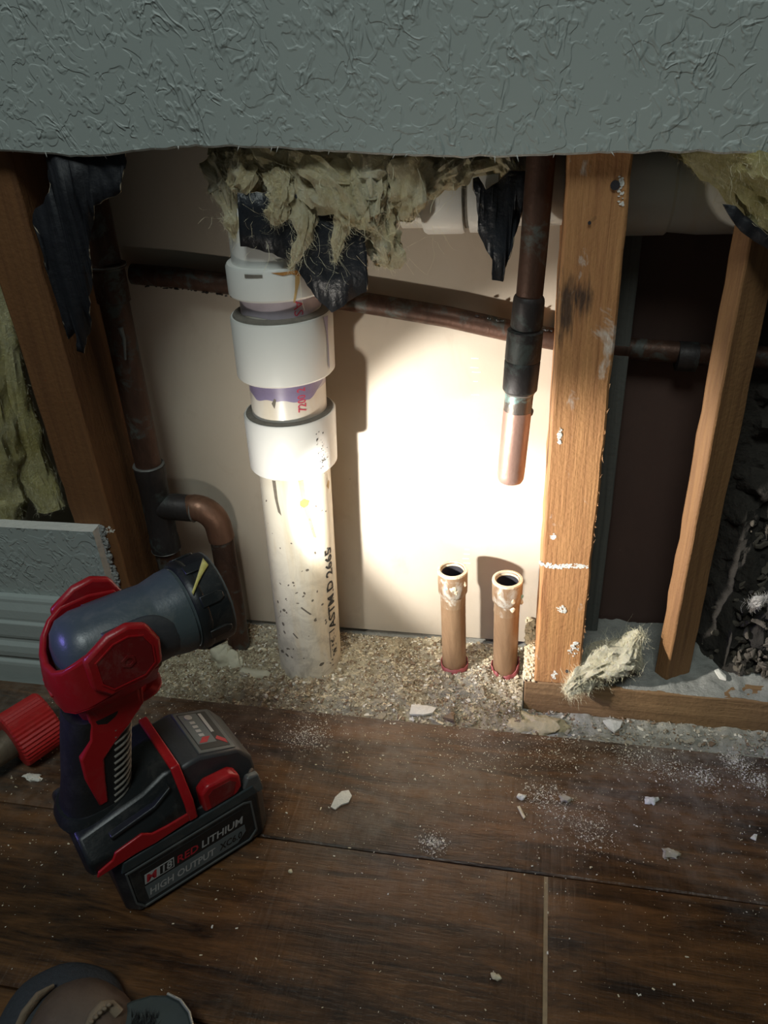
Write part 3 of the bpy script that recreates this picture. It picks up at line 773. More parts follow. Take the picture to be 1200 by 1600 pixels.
tee = obj('tee', sweep([rp(zt0), rp(zt0 + .001), rp(zt0 + .014), rp(zt0 + .016), rp(zt1 - .016), rp(zt1 - .014), rp(zt1 - .001), rp(zt1)], [.0118, .0138, .0136, .0130, .0130, .0136, .0138, .0118], 28, wob=.0004, wf=90), cop_black, rs)
zb = rz(790); tb = rp(zb)
be = Vector((at(303, 790, .058).x, .058, zb - .001))
obj('tee_branch', sweep([tb, be - Vector((.003, 0, 0)), be], [.0124, .0124, .0114], 28, wob=.0004, wf=90), cop_black, tee)
R_ = .020; ex = be.x
el = [Vector((ex - .006, .058, zb))] + [Vector((ex + R_ * math.sin(a), .058, zb - R_ * (1 - math.cos(a)))) for a in [i * PI / 16 for i in range(9)]] + [Vector((ex + R_ + .001, .058, zb - R_ - .012))]
obj('elbow', sweep(el, [.0114] + [.0122] * 9 + [.0122], 28, wob=.0003, wf=90), m_copper('elbow_copper', (.13, .065, .04), (.26, .14, .09), None, .6, .45), rs)
obj('drop_pipe', sweep([el[-1] + Vector((0, 0, .006)), Vector((ex + R_ - .001, .058, .05)), Vector((ex + R_ - .003, .058, ZS + .001))], .0108, 28), cop_dark, rs)
for z in (zt0 + .001, zt1, z2 + .002):
    obj('solder_line', sweep([rp(z - .0008), rp(z), rp(z + .0008)], [.0134, .0141, .0134] if z != z2 + .002 else [.0148, .0153, .0148], 28, wob=.0005, wf=250), simple('solder_grey', (.16, .16, .15), .6, .4, .4, 200, .0004), rs)
obj('solder_line', sweep([be - Vector((.0008, 0, 0)), be, be + Vector((.0008, 0, 0))], [.0124, .0130, .0124], 28, wob=.0005, wf=250), bpy.data.materials['solder_grey'], tee)
obj('solder_run', sweep([at(188, 512, .0455), at(194, 530, .0452), at(196, 562, .0450)], [.0022, .0014, .0008], 10, wob=.0006, wf=300), bpy.data.materials['solder_grey'], rs)

# --- thin copper line sagging across the back of the opening
hpz = [(-.3405, .362), (-.30, .3585), (-.25, .352), (-.19, .3445), (-.137, .336), (-.081, .3265), (-.032, .3155), (0, .3095), (.05, .303), (.110, .2985), (.20, .295)]
ln = thing('copper_line', (-.11, .0905, .29), 'thin tarnished copper line running sideways behind the drain pipe and studs', 'pipe')
obj('pipe', sweep([(x, .0905, z) for x, z in hpz], .0082, 22, wob=.0002, wf=120), cop_dark, ln)
p0, p1 = at(1056, 556, .0905), at(1090, 558, .0905)
obj('coupling', sweep([p0, p0 + (p1 - p0) * .05, p0 + (p1 - p0) * .95, p1], [.0085, .0112, .0112, .0085], 24), cop_black, ln)
rng = random.Random(4); cv, cf = [], []
for i in range(90):
    x = rng.choice([rng.uniform(-.06, .0), rng.uniform(-.33, -.24)]); z = 0
    for a, b in zip(hpz, hpz[1:]):
        if a[0] <= x <= b[0]: z = a[1] + (b[1] - a[1]) * (x - a[0]) / (b[0] - a[0])
    s = 1 if x > -.1 else -1
    v, f = blob((x, .0905 - rng.uniform(.0, .006), z + s * .0078), (rng.uniform(.0005, .0022), .0012, rng.uniform(.0004, .0012)), .4, 400, 1, i); k = len(cv); cv += v; cf += [tuple(q + k for q in t) for t in f]
obj('crust', (cv, cf), cop_black, ln, kind='stuff')

# ================================================================== INSULATION
def tuft(path, radii, seg=40, amp=.45, freq=38, sub=14, seed=0, squash=.8):
    """a tapering wisp of wool along a path, its surface pulled into ragged folds"""
    P = [Vector(p) for p in path]; n = sub * (len(P) - 1); pts, rr = [], []
    for i in range(n + 1):
        t = i / sub; k = min(int(t), len(P) - 2); f = t - k
        f2 = f * f * (3 - 2 * f)
        pts.append(P[k].lerp(P[k + 1], f)); rr.append(radii[k] + (radii[k + 1] - radii[k]) * f2)
    vs, fs = sweep(pts, rr, seg, True, squash=squash)
    out = []
    for i, v in enumerate(vs):
        c = pts[i // seg]; d = Vector(v) - c; r = d.length
        q = Vector(v) * freq + Vector((seed * 5.1, seed * 2.3, seed))
        ang = 2 * PI * (i % seg) / seg; tt = (i // seg) / sub
        k = amp * .9 * noise.noise(Vector((math.cos(ang) * 2.4 + seed * 3, math.sin(ang) * 2.4, tt * 1.5)))
        k += amp * .5 * noise.noise(Vector((math.cos(ang) * 6 + seed * 3, math.sin(ang) * 6, tt * 2.6)))
        k += amp * .30 * noise.fractal(q, .9, 2.1, 4)
        sh = noise.noise_vector(q * .35) * r * .6
        out.append(Vector(v) + d * k * 1.5 + sh)
    return out, fs
def fibres(n, starts, length, droop, width=.00018, seed=0, curl=1.0):
    rng = random.Random(seed); vs, fs = [], []
    for i in range(n):
        s = rng.choice(starts); p = Vector(s[0]) + Vector((rng.gauss(0, s[1]), rng.gauss(0, s[1] * .5), rng.gauss(0, s[1])))
        d = Vector((rng.gauss(0, 1), rng.gauss(0, .7) - .2, rng.gauss(-droop, 1))).normalized(); L = length * rng.uniform(.4, 1.5); m = 6; k0 = len(vs)
        wdt = width * rng.uniform(.6, 1.6); ph = rng.random() * 99
        for j in range(m + 1):
            t = j / m
            side = Vector((wdt, 0, wdt * .3)) if j % 2 == 0 else Vector((wdt, 0, -wdt * .3))
            vs += [p - side * .5, p + side * .5]
            d = (d + noise.noise_vector(Vector((ph, t * 3, i * .37))) * .55 * curl).normalized(); p = p + d * (L / m)
        for j in range(m): a = k0 + 2 * j; fs.append((a, a + 1, a + 3, a + 2))
    return vs, fs
def fuzz(vf, n, length, width, seed, droop=.3, keep=None):
    """short curly hairs rooted on the wool surface"""
    vs0 = [v for v in vf[0] if keep is None or keep(v)]; rng = random.Random(seed); vs, fs = [], []
    for i in range(n):
        p = Vector(rng.choice(vs0)); d = Vector((rng.gauss(0, 1), rng.gauss(0, .8), rng.gauss(-droop, .8))).normalized()
        L = length * rng.uniform(.3, 1.3) * (2.2 if rng.random() < .06 else 1); m = 7; k0 = len(vs); w2 = width * rng.uniform(.5, 1.5); ph = rng.random() * 99
        p = p - d * L * .4
        for j in range(m + 1):
            t = j / m; w3 = w2 * (1 - .6 * t)
            sd = Vector((w3, 0, w3 * .4)); vs += [p - sd * .5, p + sd * .5]
            d = (d + noise.noise_vector(Vector((ph, t * 2.5, i * .37))) * 1.1).normalized(); p = p + d * (L / m)
        for j in range(m): q = k0 + 2 * j; fs.append((q, q + 1, q + 3, q + 2))
    return vs, fs
def A(u, v, y): return at(u, v, y)
ic = thing('insulation_batt', tuple(A(560, 360, .03)), 'torn yellow fibreglass insulation hanging over the white drain pipe', 'insulation')
T = []
def add(path, radii, **k): T.append(tuft(path, radii, seed=len(T) + 1, **k))
# upper mass behind the cut edge
add([A(330, 225, .045), A(430, 240, .04), A(540, 245, .035), A(640, 250, .04), (A(800, 235, .05))], [.012, .020, .024, .021, .010], freq=34, amp=.42)
add([A(360, 262, .030), A(470, 275, .025), A(570, 280, .024), A(650, 275, .03)], [.012, .019, .020, .013], freq=40, amp=.48)
add([A(340, 250, .040), A(362, 300, .033), A(364, 345, .026), A(366, 372, .024)], [.013, .012, .006, .001], freq=55)
add([A(395, 255, .026), A(385, 275, .020), A(362, 292, .018)], [.012, .011, .004], freq=60)
add([A(450, 262, .022), A(512, 295, .012), A(548, 330, .009), A(566, 352, .009)], [.012, .015, .012, .003], freq=55, amp=.4)
add([A(560, 255, .020), A(566, 300, .011), A(574, 340, .010), A(590, 360, .012)], [.016, .014, .009, .003], freq=55, amp=.4)
add([A(600, 255, .03), A(588, 310, .022), A(592, 365, .020), A(600, 400, .022), A(586, 412, .024)], [.015, .010, .009, .010, .003], freq=55, amp=.4)
add([A(640, 255, .030), A(640, 290, .024), A(634, 325, .026), A(640, 345, .03)], [.018, .017, .011, .003], freq=48, amp=.38)
add([A(720, 248, .034), A(690, 272, .028), A(668, 292, .026), A(655, 305, .026)], [.010, .009, .006, .002], freq=60)
add([A(430, 280, .018), A(432, 312, .010), A(431, 335, .008), A(426, 350, .009)], [.010, .0085, .007, .002], freq=80, amp=.5)
add([A(470, 290, .018), A(478, 340, .010), A(468, 385, .008), A(452, 420, .008)], [.010, .007, .004, .001], freq=80, amp=.5)
add([A(545, 330, .011), A(532, 372, .007), A(524, 410, .006)], [.007, .004, .001], freq=90, amp=.5)
add([A(780, 242, .045), A(800, 262, .040), A(815, 282, .04)], [.008, .006, .002], freq=80)
JT = join(*T); obj('wool', JT, wool, ic)
obj('fuzz', fuzz(JT, 11000, .007, .00012, 31), fibre, ic, smooth=False, kind='stuff')
st = [(A(u, v, y), s) for u, v, y, s in [(400, 330, .010, .012), (450, 350, .007, .014), (500, 350, .006, .016), (540, 340, .006, .015), (560, 380, .006, .010), (590, 390, .018, .008), (430, 300, .010, .012), (640, 330, .022, .012), (580, 300, .010, .016), (480, 390, .006, .012), (520, 400, .006, .012), (365, 330, .022, .008), (690, 280, .024, .010)]]
obj('loose_fibres', fibres(170, st, .019, .6, .00013, 1, 1.6), fibre, ic, smooth=False, kind='stuff')
ir = thing('insulation_batt', tuple(A(1160, 330, .03)), 'yellow insulation slanting down into the top right corner', 'insulation')
T = []
add([A(1052, 228, .035), A(1110, 250, .030), A(1165, 278, .024), A(1240, 322, .02)], [.006, .013, .018, .020], freq=40, amp=.18)
add([A(1085, 232, .02), A(1140, 252, .014), A(1200, 280, .010), A(1260, 310, .01)], [.008, .014, .018, .02], freq=45, amp=.2)
add([A(1110, 225, .03), A(1200, 235, .03), A(1280, 250, .03)], [.014, .026, .026], freq=45, amp=.3)
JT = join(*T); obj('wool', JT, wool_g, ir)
obj('fuzz', fuzz(JT, 6000, .007, .00013, 32), fibre, ir, smooth=False, kind='stuff')
il = thing('insulation_batt', tuple(A(20, 800, .03)), 'greenish yellow insulation left of the shaded stud above the baseboard', 'insulation')
T = []
add([A(-60, 380, .045), A(-40, 560, .042), A(-15, 690, .040), A(10, 780, .035), A(15, 815, .03)], [.034, .034, .034, .030, .022], freq=34, amp=.16, seg=48)
add([A(0, 500, .048), A(25, 640, .044), A(55, 740, .042), A(76, 800, .036)], [.014, .017, .016, .013], freq=42, amp=.16)
vs_all, fs_all = join(*T)
vs_all = [Vector((min(v.x, -.409), min(max(v.y, .008), .10), v.z)) for v in vs_all]
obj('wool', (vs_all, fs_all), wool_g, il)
obj('fuzz', fuzz((vs_all, fs_all), 9000, .006, .00013, 33, .1), fibre, il, smooth=False, kind='stuff')
# scrap lying on the plate
isc = thing('insulation_scrap', tuple(atz(945, 1050, .03)), 'fluffy pale insulation scrap leaning on the plate between right-hand studs', 'insulation')
T = []
add([atz(886, 1082, .030), A(920, 1055, .012), A(965, 1025, .022), A(1003, 992, .03)], [.004, .012, .015, .004], freq=90, amp=.5)
add([atz(905, 1040, .030), A(945, 1030, .035), A(990, 1030, .035)], [.005, .012, .004], freq=90, amp=.5)
JT = join(*T); obj('wool', JT, m_wool('pale_fibreglass', (.70, .65, .48), (.84, .80, .66), (.5, .44, .3)), isc)
obj('fuzz', fuzz(JT, 4500, .011, .00012, 34, -.3), fibre, isc, smooth=False, kind='stuff')
# loose shredded fill in the far right bay
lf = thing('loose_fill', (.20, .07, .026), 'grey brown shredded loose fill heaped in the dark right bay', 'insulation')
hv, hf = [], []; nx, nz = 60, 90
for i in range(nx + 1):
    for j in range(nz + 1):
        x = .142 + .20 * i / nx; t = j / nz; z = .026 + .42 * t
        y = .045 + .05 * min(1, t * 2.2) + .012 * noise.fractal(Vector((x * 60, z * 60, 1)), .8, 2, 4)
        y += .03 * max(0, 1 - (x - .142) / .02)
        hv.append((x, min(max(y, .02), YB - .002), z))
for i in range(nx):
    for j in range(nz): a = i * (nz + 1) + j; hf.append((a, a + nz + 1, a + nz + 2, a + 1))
obj('heap', (hv, hf), simple('shade_darkened_fill', (.028, .024, .019), 1, 0, .5, 120, .004), lf)  # colour darkened to carry the shade of the right bay
rng = random.Random(12); sv, sf = [], []
for i in range(420):
    x = rng.uniform(.150, .27); t = rng.random() ** 1.6; z = .030 + .13 * t; y = .046 + .05 * min(1, t * .8) + rng.uniform(-.010, .004) + .04 * max(0, 1 - (x - .15) / .02)
    p = Vector((x, y, z)); d = Vector((rng.gauss(0, 1), rng.gauss(0, .6), rng.gauss(0, .7))).normalized(); n_ = 4
    path = []
    for j in range(n_): path.append(p.copy()); d = (d + Vector((rng.gauss(0, .4), rng.gauss(0, .4), rng.gauss(0, .4)))).normalized(); p = p + d * .004
    v, f = sweep(path, [rng.uniform(.0014, .0034) * s for s in (.6, 1, 1, .5)], 8, True, wob=.0016, wf=260, squash=.6); k = len(sv); sv += v; sf += [tuple(a + k for a in q) for q in f]
obj('shreds', (sv, sf), shred_m, lf, kind='stuff')
wc_ = A(1185, 940, .03); WF = tuft([wc_ - Vector((.005, 0, .004)), wc_, wc_ + Vector((.006, 0, .005))], [.001, .0035, .001], seed=5, amp=.6, freq=120); obj('white_fluff', join(WF, fuzz(WF, 700, .006, .00014, 36)), simple('pale_fluff', (.42, .40, .36), .9, 0, .2, 100, 0), lf)

# ================================================================== TORN BLACK FACING PAPER
def flap(name, poly_px, y, label, mat, seed, bend=.004, jag=.0007):
    P = [at(u, v, y) for u, v in poly_px]
    s = sheet([(p.x, p.z) for p in P], lambda x, z: y + bend * noise.noise(Vector((x * 45, z * 45, seed))) + bend * .5 * noise.noise(Vector((x * 120, z * 120, seed + 3))), 2, jag, seed)
    o = obj(name, s, [mat, paperside], None, smooth=True, solid=.0009); o.modifiers['t'].material_offset_rim = 1
    return tag(o, label, 'paper')
flap('facing_paper', [(372, 300), (376, 385), (395, 388), (425, 396), (452, 408), (470, 428), (487, 452), (500, 472), (519, 488), (530, 482), (545, 470), (573, 456), (574, 420), (571, 380), (566, 345), (520, 320), (450, 300)], .0115, 'torn black facing paper hanging below the central insulation tuft', blackpaper, 2, .003)
flap('facing_paper', [(739, 279), (747, 277), (759, 296), (778, 285), (797, 266), (822, 266), (823, 290), (819, 315), (807, 362), (793, 410), (786, 440), (769, 436), (770, 408), (759, 388), (746, 362), (758, 358), (756, 337), (750, 315), (739, 296)], .036, 'ragged black paper scrap hanging beside the top of the hanging pipe', blackpaper, 5, .005)
flap('facing_paper', [(70, 240), (195, 236), (190, 300), (150, 320), (141, 370), (143, 430), (140, 505), (132, 552), (121, 548), (117, 520), (108, 530), (100, 505), (86, 455), (70, 405), (66, 370), (52, 350), (55, 326), (68, 318), (78, 300)], .0045, 'blue-black paper strips hanging over the top of the left stud', bluepaper, 9, .004)
flap('facing_paper', [(1128, 318), (1150, 322), (1180, 350), (1205, 372), (1225, 395), (1205, 392), (1180, 378), (1158, 362), (1140, 340)], .014, 'dark shred of paper under the insulation at top right', bluepaper, 12, .004)

# ================================================================== RUBBLE ON THE SLAB
hx0, hx1, hy0, hy1 = -.366, -.0095, -.0215, YB - .0012
def rubble_h(x, y):
    h = .0045 + .0060 * noise.fractal(Vector((x * 26, y * 26, 3)), .9, 2, 4) + .0036 * noise.fractal(Vector((x * 120, y * 120, 1)), .7, 2, 4)
    h += .006 * math.exp(-(((x + .03) / .045) ** 2 + ((y - .03) / .03) ** 2))
    edge = min(1, (y - hy0) / .014); h = h * (.35 + .65 * edge) + .004 * edge
    h *= max(.05, min(1, (hy1 - y) / .010))
    return max(.0004, h)
hv, hf = [], []; nx, ny = 300, 110
for i in range(nx + 1):
    for j in range(ny + 1):
        x = hx0 + (hx1 - hx0) * i / nx; y = hy0 + (hy1 - hy0) * j / ny; hv.append((x, y, ZS + rubble_h(x, y)))
for i in range(nx):
    for j in range(ny): a = i * (ny + 1) + j; hf.append((a, a + ny + 1, a + ny + 2, a + 1))
deb = thing('rubble', (-.19, .04, ZS), 'tan sawdust and plaster rubble covering the slab under the opening', 'debris')
obj('settled_dust', (hv, hf), heap_m, deb, kind='stuff')
def chips(n, gen, mats_n, seed, sizes):
    rng = random.Random(seed); out = [([], []) for _ in range(mats_n)]
    for i in range(n):
        x, y, z = gen(rng); s = rng.uniform(*sizes) * (1 + 1.6 * rng.random() ** 6); e = Vector((s * rng.uniform(.6, 2.4), s * rng.uniform(.5, 1.2), s * rng.uniform(.25, .8)))
        R = Matrix.Rotation(rng.random() * 6.28, 3, 'Z') @ Matrix.Rotation(rng.gauss(0, .35), 3, 'X')
        corners = [R @ Vector((a * e.x * rng.uniform(.5, 1.1), b * e.y * rng.uniform(.5, 1.1), c * e.z * rng.uniform(.5, 1.1))) for a in (-1, 1) for b in (-1, 1) for c in (-1, 1)]
        m = rng.randrange(mats_n) if mats_n < 4 else rng.choices(range(4), (6, 2, 5, 3))[0]
        k = len(out[m][0]); out[m][0].extend([Vector((x, y, z)) + c for c in corners])
        out[m][1].extend([tuple(q + k for q in f) for f in ((0, 1, 3, 2), (4, 6, 7, 5), (0, 4, 5, 1), (2, 3, 7, 6), (0, 2, 6, 4), (1, 5, 7, 3))])
    return out
def gen_slab(r):
    x = r.uniform(hx0 + .003, hx1 - .002); y = r.uniform(hy0 + .002, hy1 - .002); return x, y, ZS + rubble_h(x, y) + .0004
nm = ['sawdust_chips', 'plaster_crumbs', 'brown_crumbs', 'grey_crumbs']
for k, vf in enumerate(chips(11000, gen_slab, 4, 21, (.00025, .0008))): obj(nm[k], vf, chip_cols[k], deb, smooth=False, kind='stuff')
rng = random.Random(77); lv, lf_ = [], []
for i in range(420):
    x = rng.uniform(hx0 + .004, hx1 - .003); y = rng.uniform(hy0 + .004, hy1 - .004); r = rng.uniform(.0012, .0038) * (1 if x > -.2 else .7)
    v, f = blob((x, y, ZS + rubble_h(x, y) - r * .2), (r * rng.uniform(.8, 1.6), r, r * rng.uniform(.5, .9)), .5, 280, 2, i); k = len(lv); lv += v; lf_ += [tuple(a + k for a in q) for q in f]
obj('clods', (lv, lf_), heap_m, deb, kind='stuff')
def gen_gap(r): return r.uniform(-.005, .3), r.uniform(-.021, YS - .001), ZS + .0008
pd = thing('plaster_dust', (.14, -.005, ZS), 'grey plaster dust filling the gap between bottom plate and floorboards', 'debris')
gv, gf = [], []; nx, ny = 160, 16
for i in range(nx + 1):
    for j in range(ny + 1):
        x = -.0095 + .36 * i / nx; y = -.0222 + (YS + .0222 - .0008) * j / ny; gv.append((x, y, ZS + .0035 + .0035 * noise.fractal(Vector((x * 60, y * 60, 8)), .8, 2, 4) + .002 * j / ny))
for i in range(nx):
    for j in range(ny): a = i * (ny + 1) + j; gf.append((a, a + ny + 1, a + ny + 2, a + 1))
obj('settled_dust', (gv, gf), slab_m, pd, kind='stuff')
for k, vf in enumerate(chips(900, lambda r: (r.uniform(-.005, .3), r.uniform(-.021, YS - .001), ZS + .006), 4, 22, (.0003, .0009))): obj(nm[k], vf, [chip_cols[3], chip_cols[1], chip_cols[2], chip_cols[3]][k], pd, smooth=False, kind='stuff')
# dust on top of the plate
tv, tf = [], []; nx, ny = 120, 36
for i in range(nx + 1):
    for j in range(ny + 1):
        x = .039 + .30 * i / nx; y = YS + .001 + (YB - YS - .004) * j / ny
        tv.append((x, y, .0258 + max(0, .0012 + .003 * noise.fractal(Vector((x * 55, y * 55, 4)), .8, 2, 4) + .006 * (j / ny) ** 2) * min(1, j / 4)))
for i in range(nx):
    for j in range(ny): a = i * (ny + 1) + j; tf.append((a, a + ny + 1, a + ny + 2, a + 1))
pt = thing('plate_dust', (.18, .05, .026), 'grey dust lying on top of the bottom plate in the right bay', 'debris')
obj('settled_dust', (tv, tf), platedust, pt, kind='stuff')
# rough crumbs on the plate's cut end, left of the lit stud
rng = random.Random(33); ev, ef = [], []
for i in range(420):
    y = rng.uniform(YS, YB - .004); x = rng.uniform(-.0095, -.0005); z = .0262 + rng.uniform(0, .0035)
    v, f = blob((x, y, z), (rng.uniform(.0006, .002), rng.uniform(.0008, .003), rng.uniform(.0004, .0016)), .5, 400, 1, i); k = len(ev); ev += v; ef += [tuple(a + k for a in q) for q in f]
obj('sawdust_crust', (ev, ef), chip_cols[0], pl, kind='stuff')
# fine specks over the boards
def gen_board(r):
    while True:
        x = r.uniform(-.45, .2); y = -.024 - abs(r.gauss(0, .11))
        if y > -.33: return x, y, .0006
sp = thing('dust_specks', (-.1, -.1, 0), 'fine pale dust specks scattered over the dark floorboards', 'debris')
for k, vf in enumerate(chips(3200, gen_board, 2, 23, (.00012, .00028))): obj(['pale_specks', 'grey_specks'][k], vf, [chip_cols[1], chip_cols[0]][k], sp, smooth=False, kind='stuff')
def gen_cl(r):
    c = r.choice([(.03, -.10, .03), (.045, -.115, .022), (.01, -.085, .015), (-.19, -.045, .03), (-.19, -.055, .018), (-.30, -.06, .03), (.11, -.045, .02), (.135, -.05, .012), (.02, -.04, .03), (-.07, -.14, .01), (-.05, -.045, .04), (.165, -.035, .016), (.175, -.05, .012), (.16, -.028, .008), (.08, -.035, .02)])
    while True:
        x, y = r.gauss(c[0], c[2] * .55), r.gauss(c[1], c[2] * .45)
        if y < -.024: return x, y, .0006
for k, vf in enumerate(chips(6000, gen_cl, 2, 24, (.00010, .00030))): obj(['pale_patch', 'grey_patch'][k], vf, [chip_cols[1], chip_cols[3]][k], sp, smooth=False, kind='stuff')

# ---- single flakes, pebbles and lumps
def flake(name, poly_px, z, label, cat, mat, t=.0012, seed=0):
    P = [atz(u, v, z) for u, v in poly_px]
    n = len(P); vs = []
    for s in (0, 1):
        for p in P: vs.append(Vector((p.x, p.y, z + s * t + (.0006 * noise.noise(Vector((p.x * 300, p.y * 300, seed))) if s else 0))))
    c = sum(P, Vector()) / n; vs.append(Vector((c.x, c.y, z + t * 1.5)))
    fs = [tuple(reversed(range(n)))] + [(i, (i + 1) % n, n + (i + 1) % n, n + i) for i in range(n)] + [(n + i, n + (i + 1) % n, 2 * n) for i in range(n)]
    return tag(obj(name, (vs, fs), mat, None, smooth=False), label, cat)
flake('paint_flake', [(517, 1262), (524, 1247), (534, 1238), (545, 1236), (550, 1245), (545, 1255), (533, 1259), (524, 1266)], .0006, 'white paint flake on the floorboards beside the flashlight battery', 'debris', whitechip, .0014, 1)
flake('paint_flake', [(1116, 1049), (1122, 1047), (1134, 1057), (1134, 1064), (1124, 1061)], .029, 'small white flake lying on the dusty bottom plate', 'debris', whitechip, .0016, 2)
flake('plaster_shard', [(640, 1118), (643, 1103), (668, 1105), (682, 1108), (676, 1116), (662, 1119)], ZS + .009, 'flat pale shard at the edge of the rubble', 'debris', whitechip, .002, 3)
flake('wood_splinter', [(692, 1124), (706, 1116), (710, 1117), (709, 1128)], ZS + .010, 'small dark triangular splinter at the edge of the rubble', 'debris', chip_cols[2], .003, 4)
flake('wood_sliver', [(808, 1262), (812, 1260), (821, 1278), (818, 1281)], .0008, 'thin tan wood sliver on the nearest-wall floorboard', 'debris', chip_cols[0], .0012, 5)
flake('paint_flake', [(942, 1128), (952, 1126), (972, 1130), (968, 1140), (960, 1146), (950, 1138)], ZS + .007, 'pale plaster flake in front of the bottom plate', 'debris', gyp, .002, 6)
flake('paint_flake', [(1172, 1310), (1178, 1304), (1183, 1305), (1181, 1314)], .0008, 'tiny white flake near the right edge of the floor', 'debris', whitechip, .001, 7)
def pebble(u, v, z, r, label, mat, seed):
    c = atz(u, v, z); o = obj('pebble', blob((c.x, c.y, c.z + r[2] * .7), r, .8, 260, 3, seed, -r[2] * .7), mat, None); return tag(o, label, 'debris')
pebble(882, 1250, 0, (.0045, .003, .0022), 'grey brown pebble right of the wood sliver', chip_cols[3], 1)
pebble(1046, 1336, 0, (.0065, .004, .0026), 'flat grey crumb lying in the dusty right-hand floor patch', chip_cols[3], 2)
pebble(815, 1246, 0, (.003, .0022, .0018), 'small white crumb just above the wood sliver', whitechip, 3)
pebble(775, 1527, 0, (.0028, .002, .0016), 'tiny pale crumb left of the floorboard end joint near the bottom', chip_cols[0], 4)
pebble(1018, 1252, 0, (.005, .0032, .0016), 'pale plaster crumb below the dusty drag marks', gyp, 5)
pebble(52, 1216, 0, (.0085, .003, .0022), 'white crumb on the floor below the red ribbed knob', whitechip, 6)
pebble(455, 1362, 0, (.0018, .0014, .0012), 'tiny tan crumb right of the flashlight battery', chip_cols[0], 7)
mo = atz(832, 1132, ZS); o = obj('mortar_lump', blob((mo.x, mo.y - .004, ZS + .003), (.030, .011, .008), .6, 75, 4, 3, -.003), mud_m, None); tag(o, 'tan mortar lump at the left end of the bottom plate', 'debris')
for i, (u, v, r, lab) in enumerate([(352, 1040, (.011, .008, .014), 'cream foam lump under the flashlight head, upright and curled'), (372, 1046, (.010, .008, .012), 'cream foam lump squeezed between its curled neighbour and the drain pipe')]):
    c = atz(u, v, ZS); o = obj('foam_lump', blob((c.x, c.y, ZS + r[2] * .8), r, .55, 75, 4, i + 6, -r[2] * .75), foam_m, None); tag(o, lab, 'debris', 'foam lumps')
c = atz(395, 1060, ZS); o = obj('foam_strip', blob((c.x, c.y, ZS + .006), (.020, .006, .0055), .4, 70, 3, 11, -.004), foam_m, None); tag(o, 'flat cream foam strip lying in front of the drain pipe base', 'debris')
c = at(852, 590, .099); c2 = at(849, 606, .099)

# ================================================================== FLASHLIGHT
ANG = math.radians(48.0)
fl = thing('flashlight', (-.265 - .04 * math.sin(ANG), -.228 + .04 * math.cos(ANG), 0), 'red and black cordless flashlight standing on its battery, aimed at the wall', 'flashlight')
fl.rotation_euler = (0, 0, ANG)
mm = .001
def V(u, v, w_): return Vector((u * mm, v * mm, w_ * mm))
def F(name, vf, mat, parent=fl, smooth=True, bevel=0, **k): return obj(name, vf, mat, parent, smooth, local=True, bevel=bevel, **k)
def side(poly, v0, v1): return prism(poly, v0, v1, lambda p, q, e: V(p, e, q))
def rrect(u0, u1, v0, v1, w_, c):      # chamfered rectangle ring at height w
    return [V(u0 + c, v0, w_), V(u1 - c, v0, w_), V(u1, v0 + c, w_), V(u1, v1 - c, w_), V(u1 - c, v1, w_), V(u0 + c, v1, w_), V(u0, v1 - c, w_), V(u0, v0 + c, w_)]
# --- battery
bt = F('battery', loft([rrect(-2, 104, -36, 36, 0, 6), rrect(-4, 108, -39, 39, 5, 7), rrect(-4, 110, -39.5, 39.5, 44, 8), rrect(-4, 109, -38, 38, 56, 8), rrect(-3, 107, -35, 35, 61, 8)]), blkp, bevel=.0012)
nose = F('battery_nose', join(side([(57, 60), (57, 96), (72, 97), (101, 84), (109, 70), (110, 56)], -27, 27)), darkgrey, bevel=.0025)
for s in (-1, 1):
    F('side_ledge', side([(0, 47.5), (104, 47.5), (101, 57), (3, 57)], s * 37.2, s * 39.4), teal, bt, bevel=.0012)
    F('release_button', side([(63, 58), (63, 76), (69, 81), (88, 79), (93, 74), (93, 63), (88, 58)], s * 29, s * 39.5), redp, bevel=.002)
    F('button_inset', side([(68, 61), (68, 73), (72, 76), (85, 75), (89, 71), (85, 61)], s * 39.3, s * 39.9), redd, bt)
    F('nose_corner', side([(93, 57), (98, 66), (107, 64), (109, 46), (104, 46)], s * 33, s * 38.5), midgrey, bt, bevel=.0015)
# raised frame and printed label on the side that faces the room
frame_o = [(2, 14), (7, 5.5), (90, 5.5), (97, 12), (97, 44), (91, 46.5), (2, 46.5)]
frame_i = [(3.2, 14.4), (7.6, 6.8), (89.4, 6.8), (95.6, 12.5), (95.6, 43), (90.4, 45.2), (3.2, 45.2)]
for s in (-1, 1):
    n = len(frame_o); vs = [V(p, s * 40.0, q) for p, q in frame_o] + [V(p, s * 40.0, q) for p, q in frame_i] + [V(p, s * 39.0, q) for p, q in frame_o] + [V(p, s * 39.0, q) for p, q in frame_i]
    fs = []
    for i in range(n):
        j = (i + 1) % n; fs += [(i, j, n + j, n + i), (2 * n + i, 2 * n + j, j, i), (n + i, n + j, 3 * n + j, 3 * n + i)]
    F('label_frame', (vs, fs), midgrey, bt, smooth=False)
lab = F('label_band', side([(11, 11), (80, 11), (88, 18), (88, 25), (11, 25)], -39.9, -39.3), labelgrey, bt, smooth=False)
F('label_upper', side([(11, 25.2), (88, 25.2), (88, 41.5), (11, 41.5)], -39.85, -39.3), labelblk, bt, smooth=False)
def ftext(s, size, u0, w0, mat, sx=1.0, y=-40.05, bold=0):
    return text_mesh(s, size * mm, lambda x, yy: V(u0 + x * 1000 * sx + yy * 1000 * .22, y, w0 + yy * 1000), 'lettering', mat, bt, local=True, cuts=0, bold=bold)
F('badge', side([(11.5, 27), (33, 27), (34.5, 36), (13, 36)], -39.98, -39.5), labelwhite, bt, smooth=False)
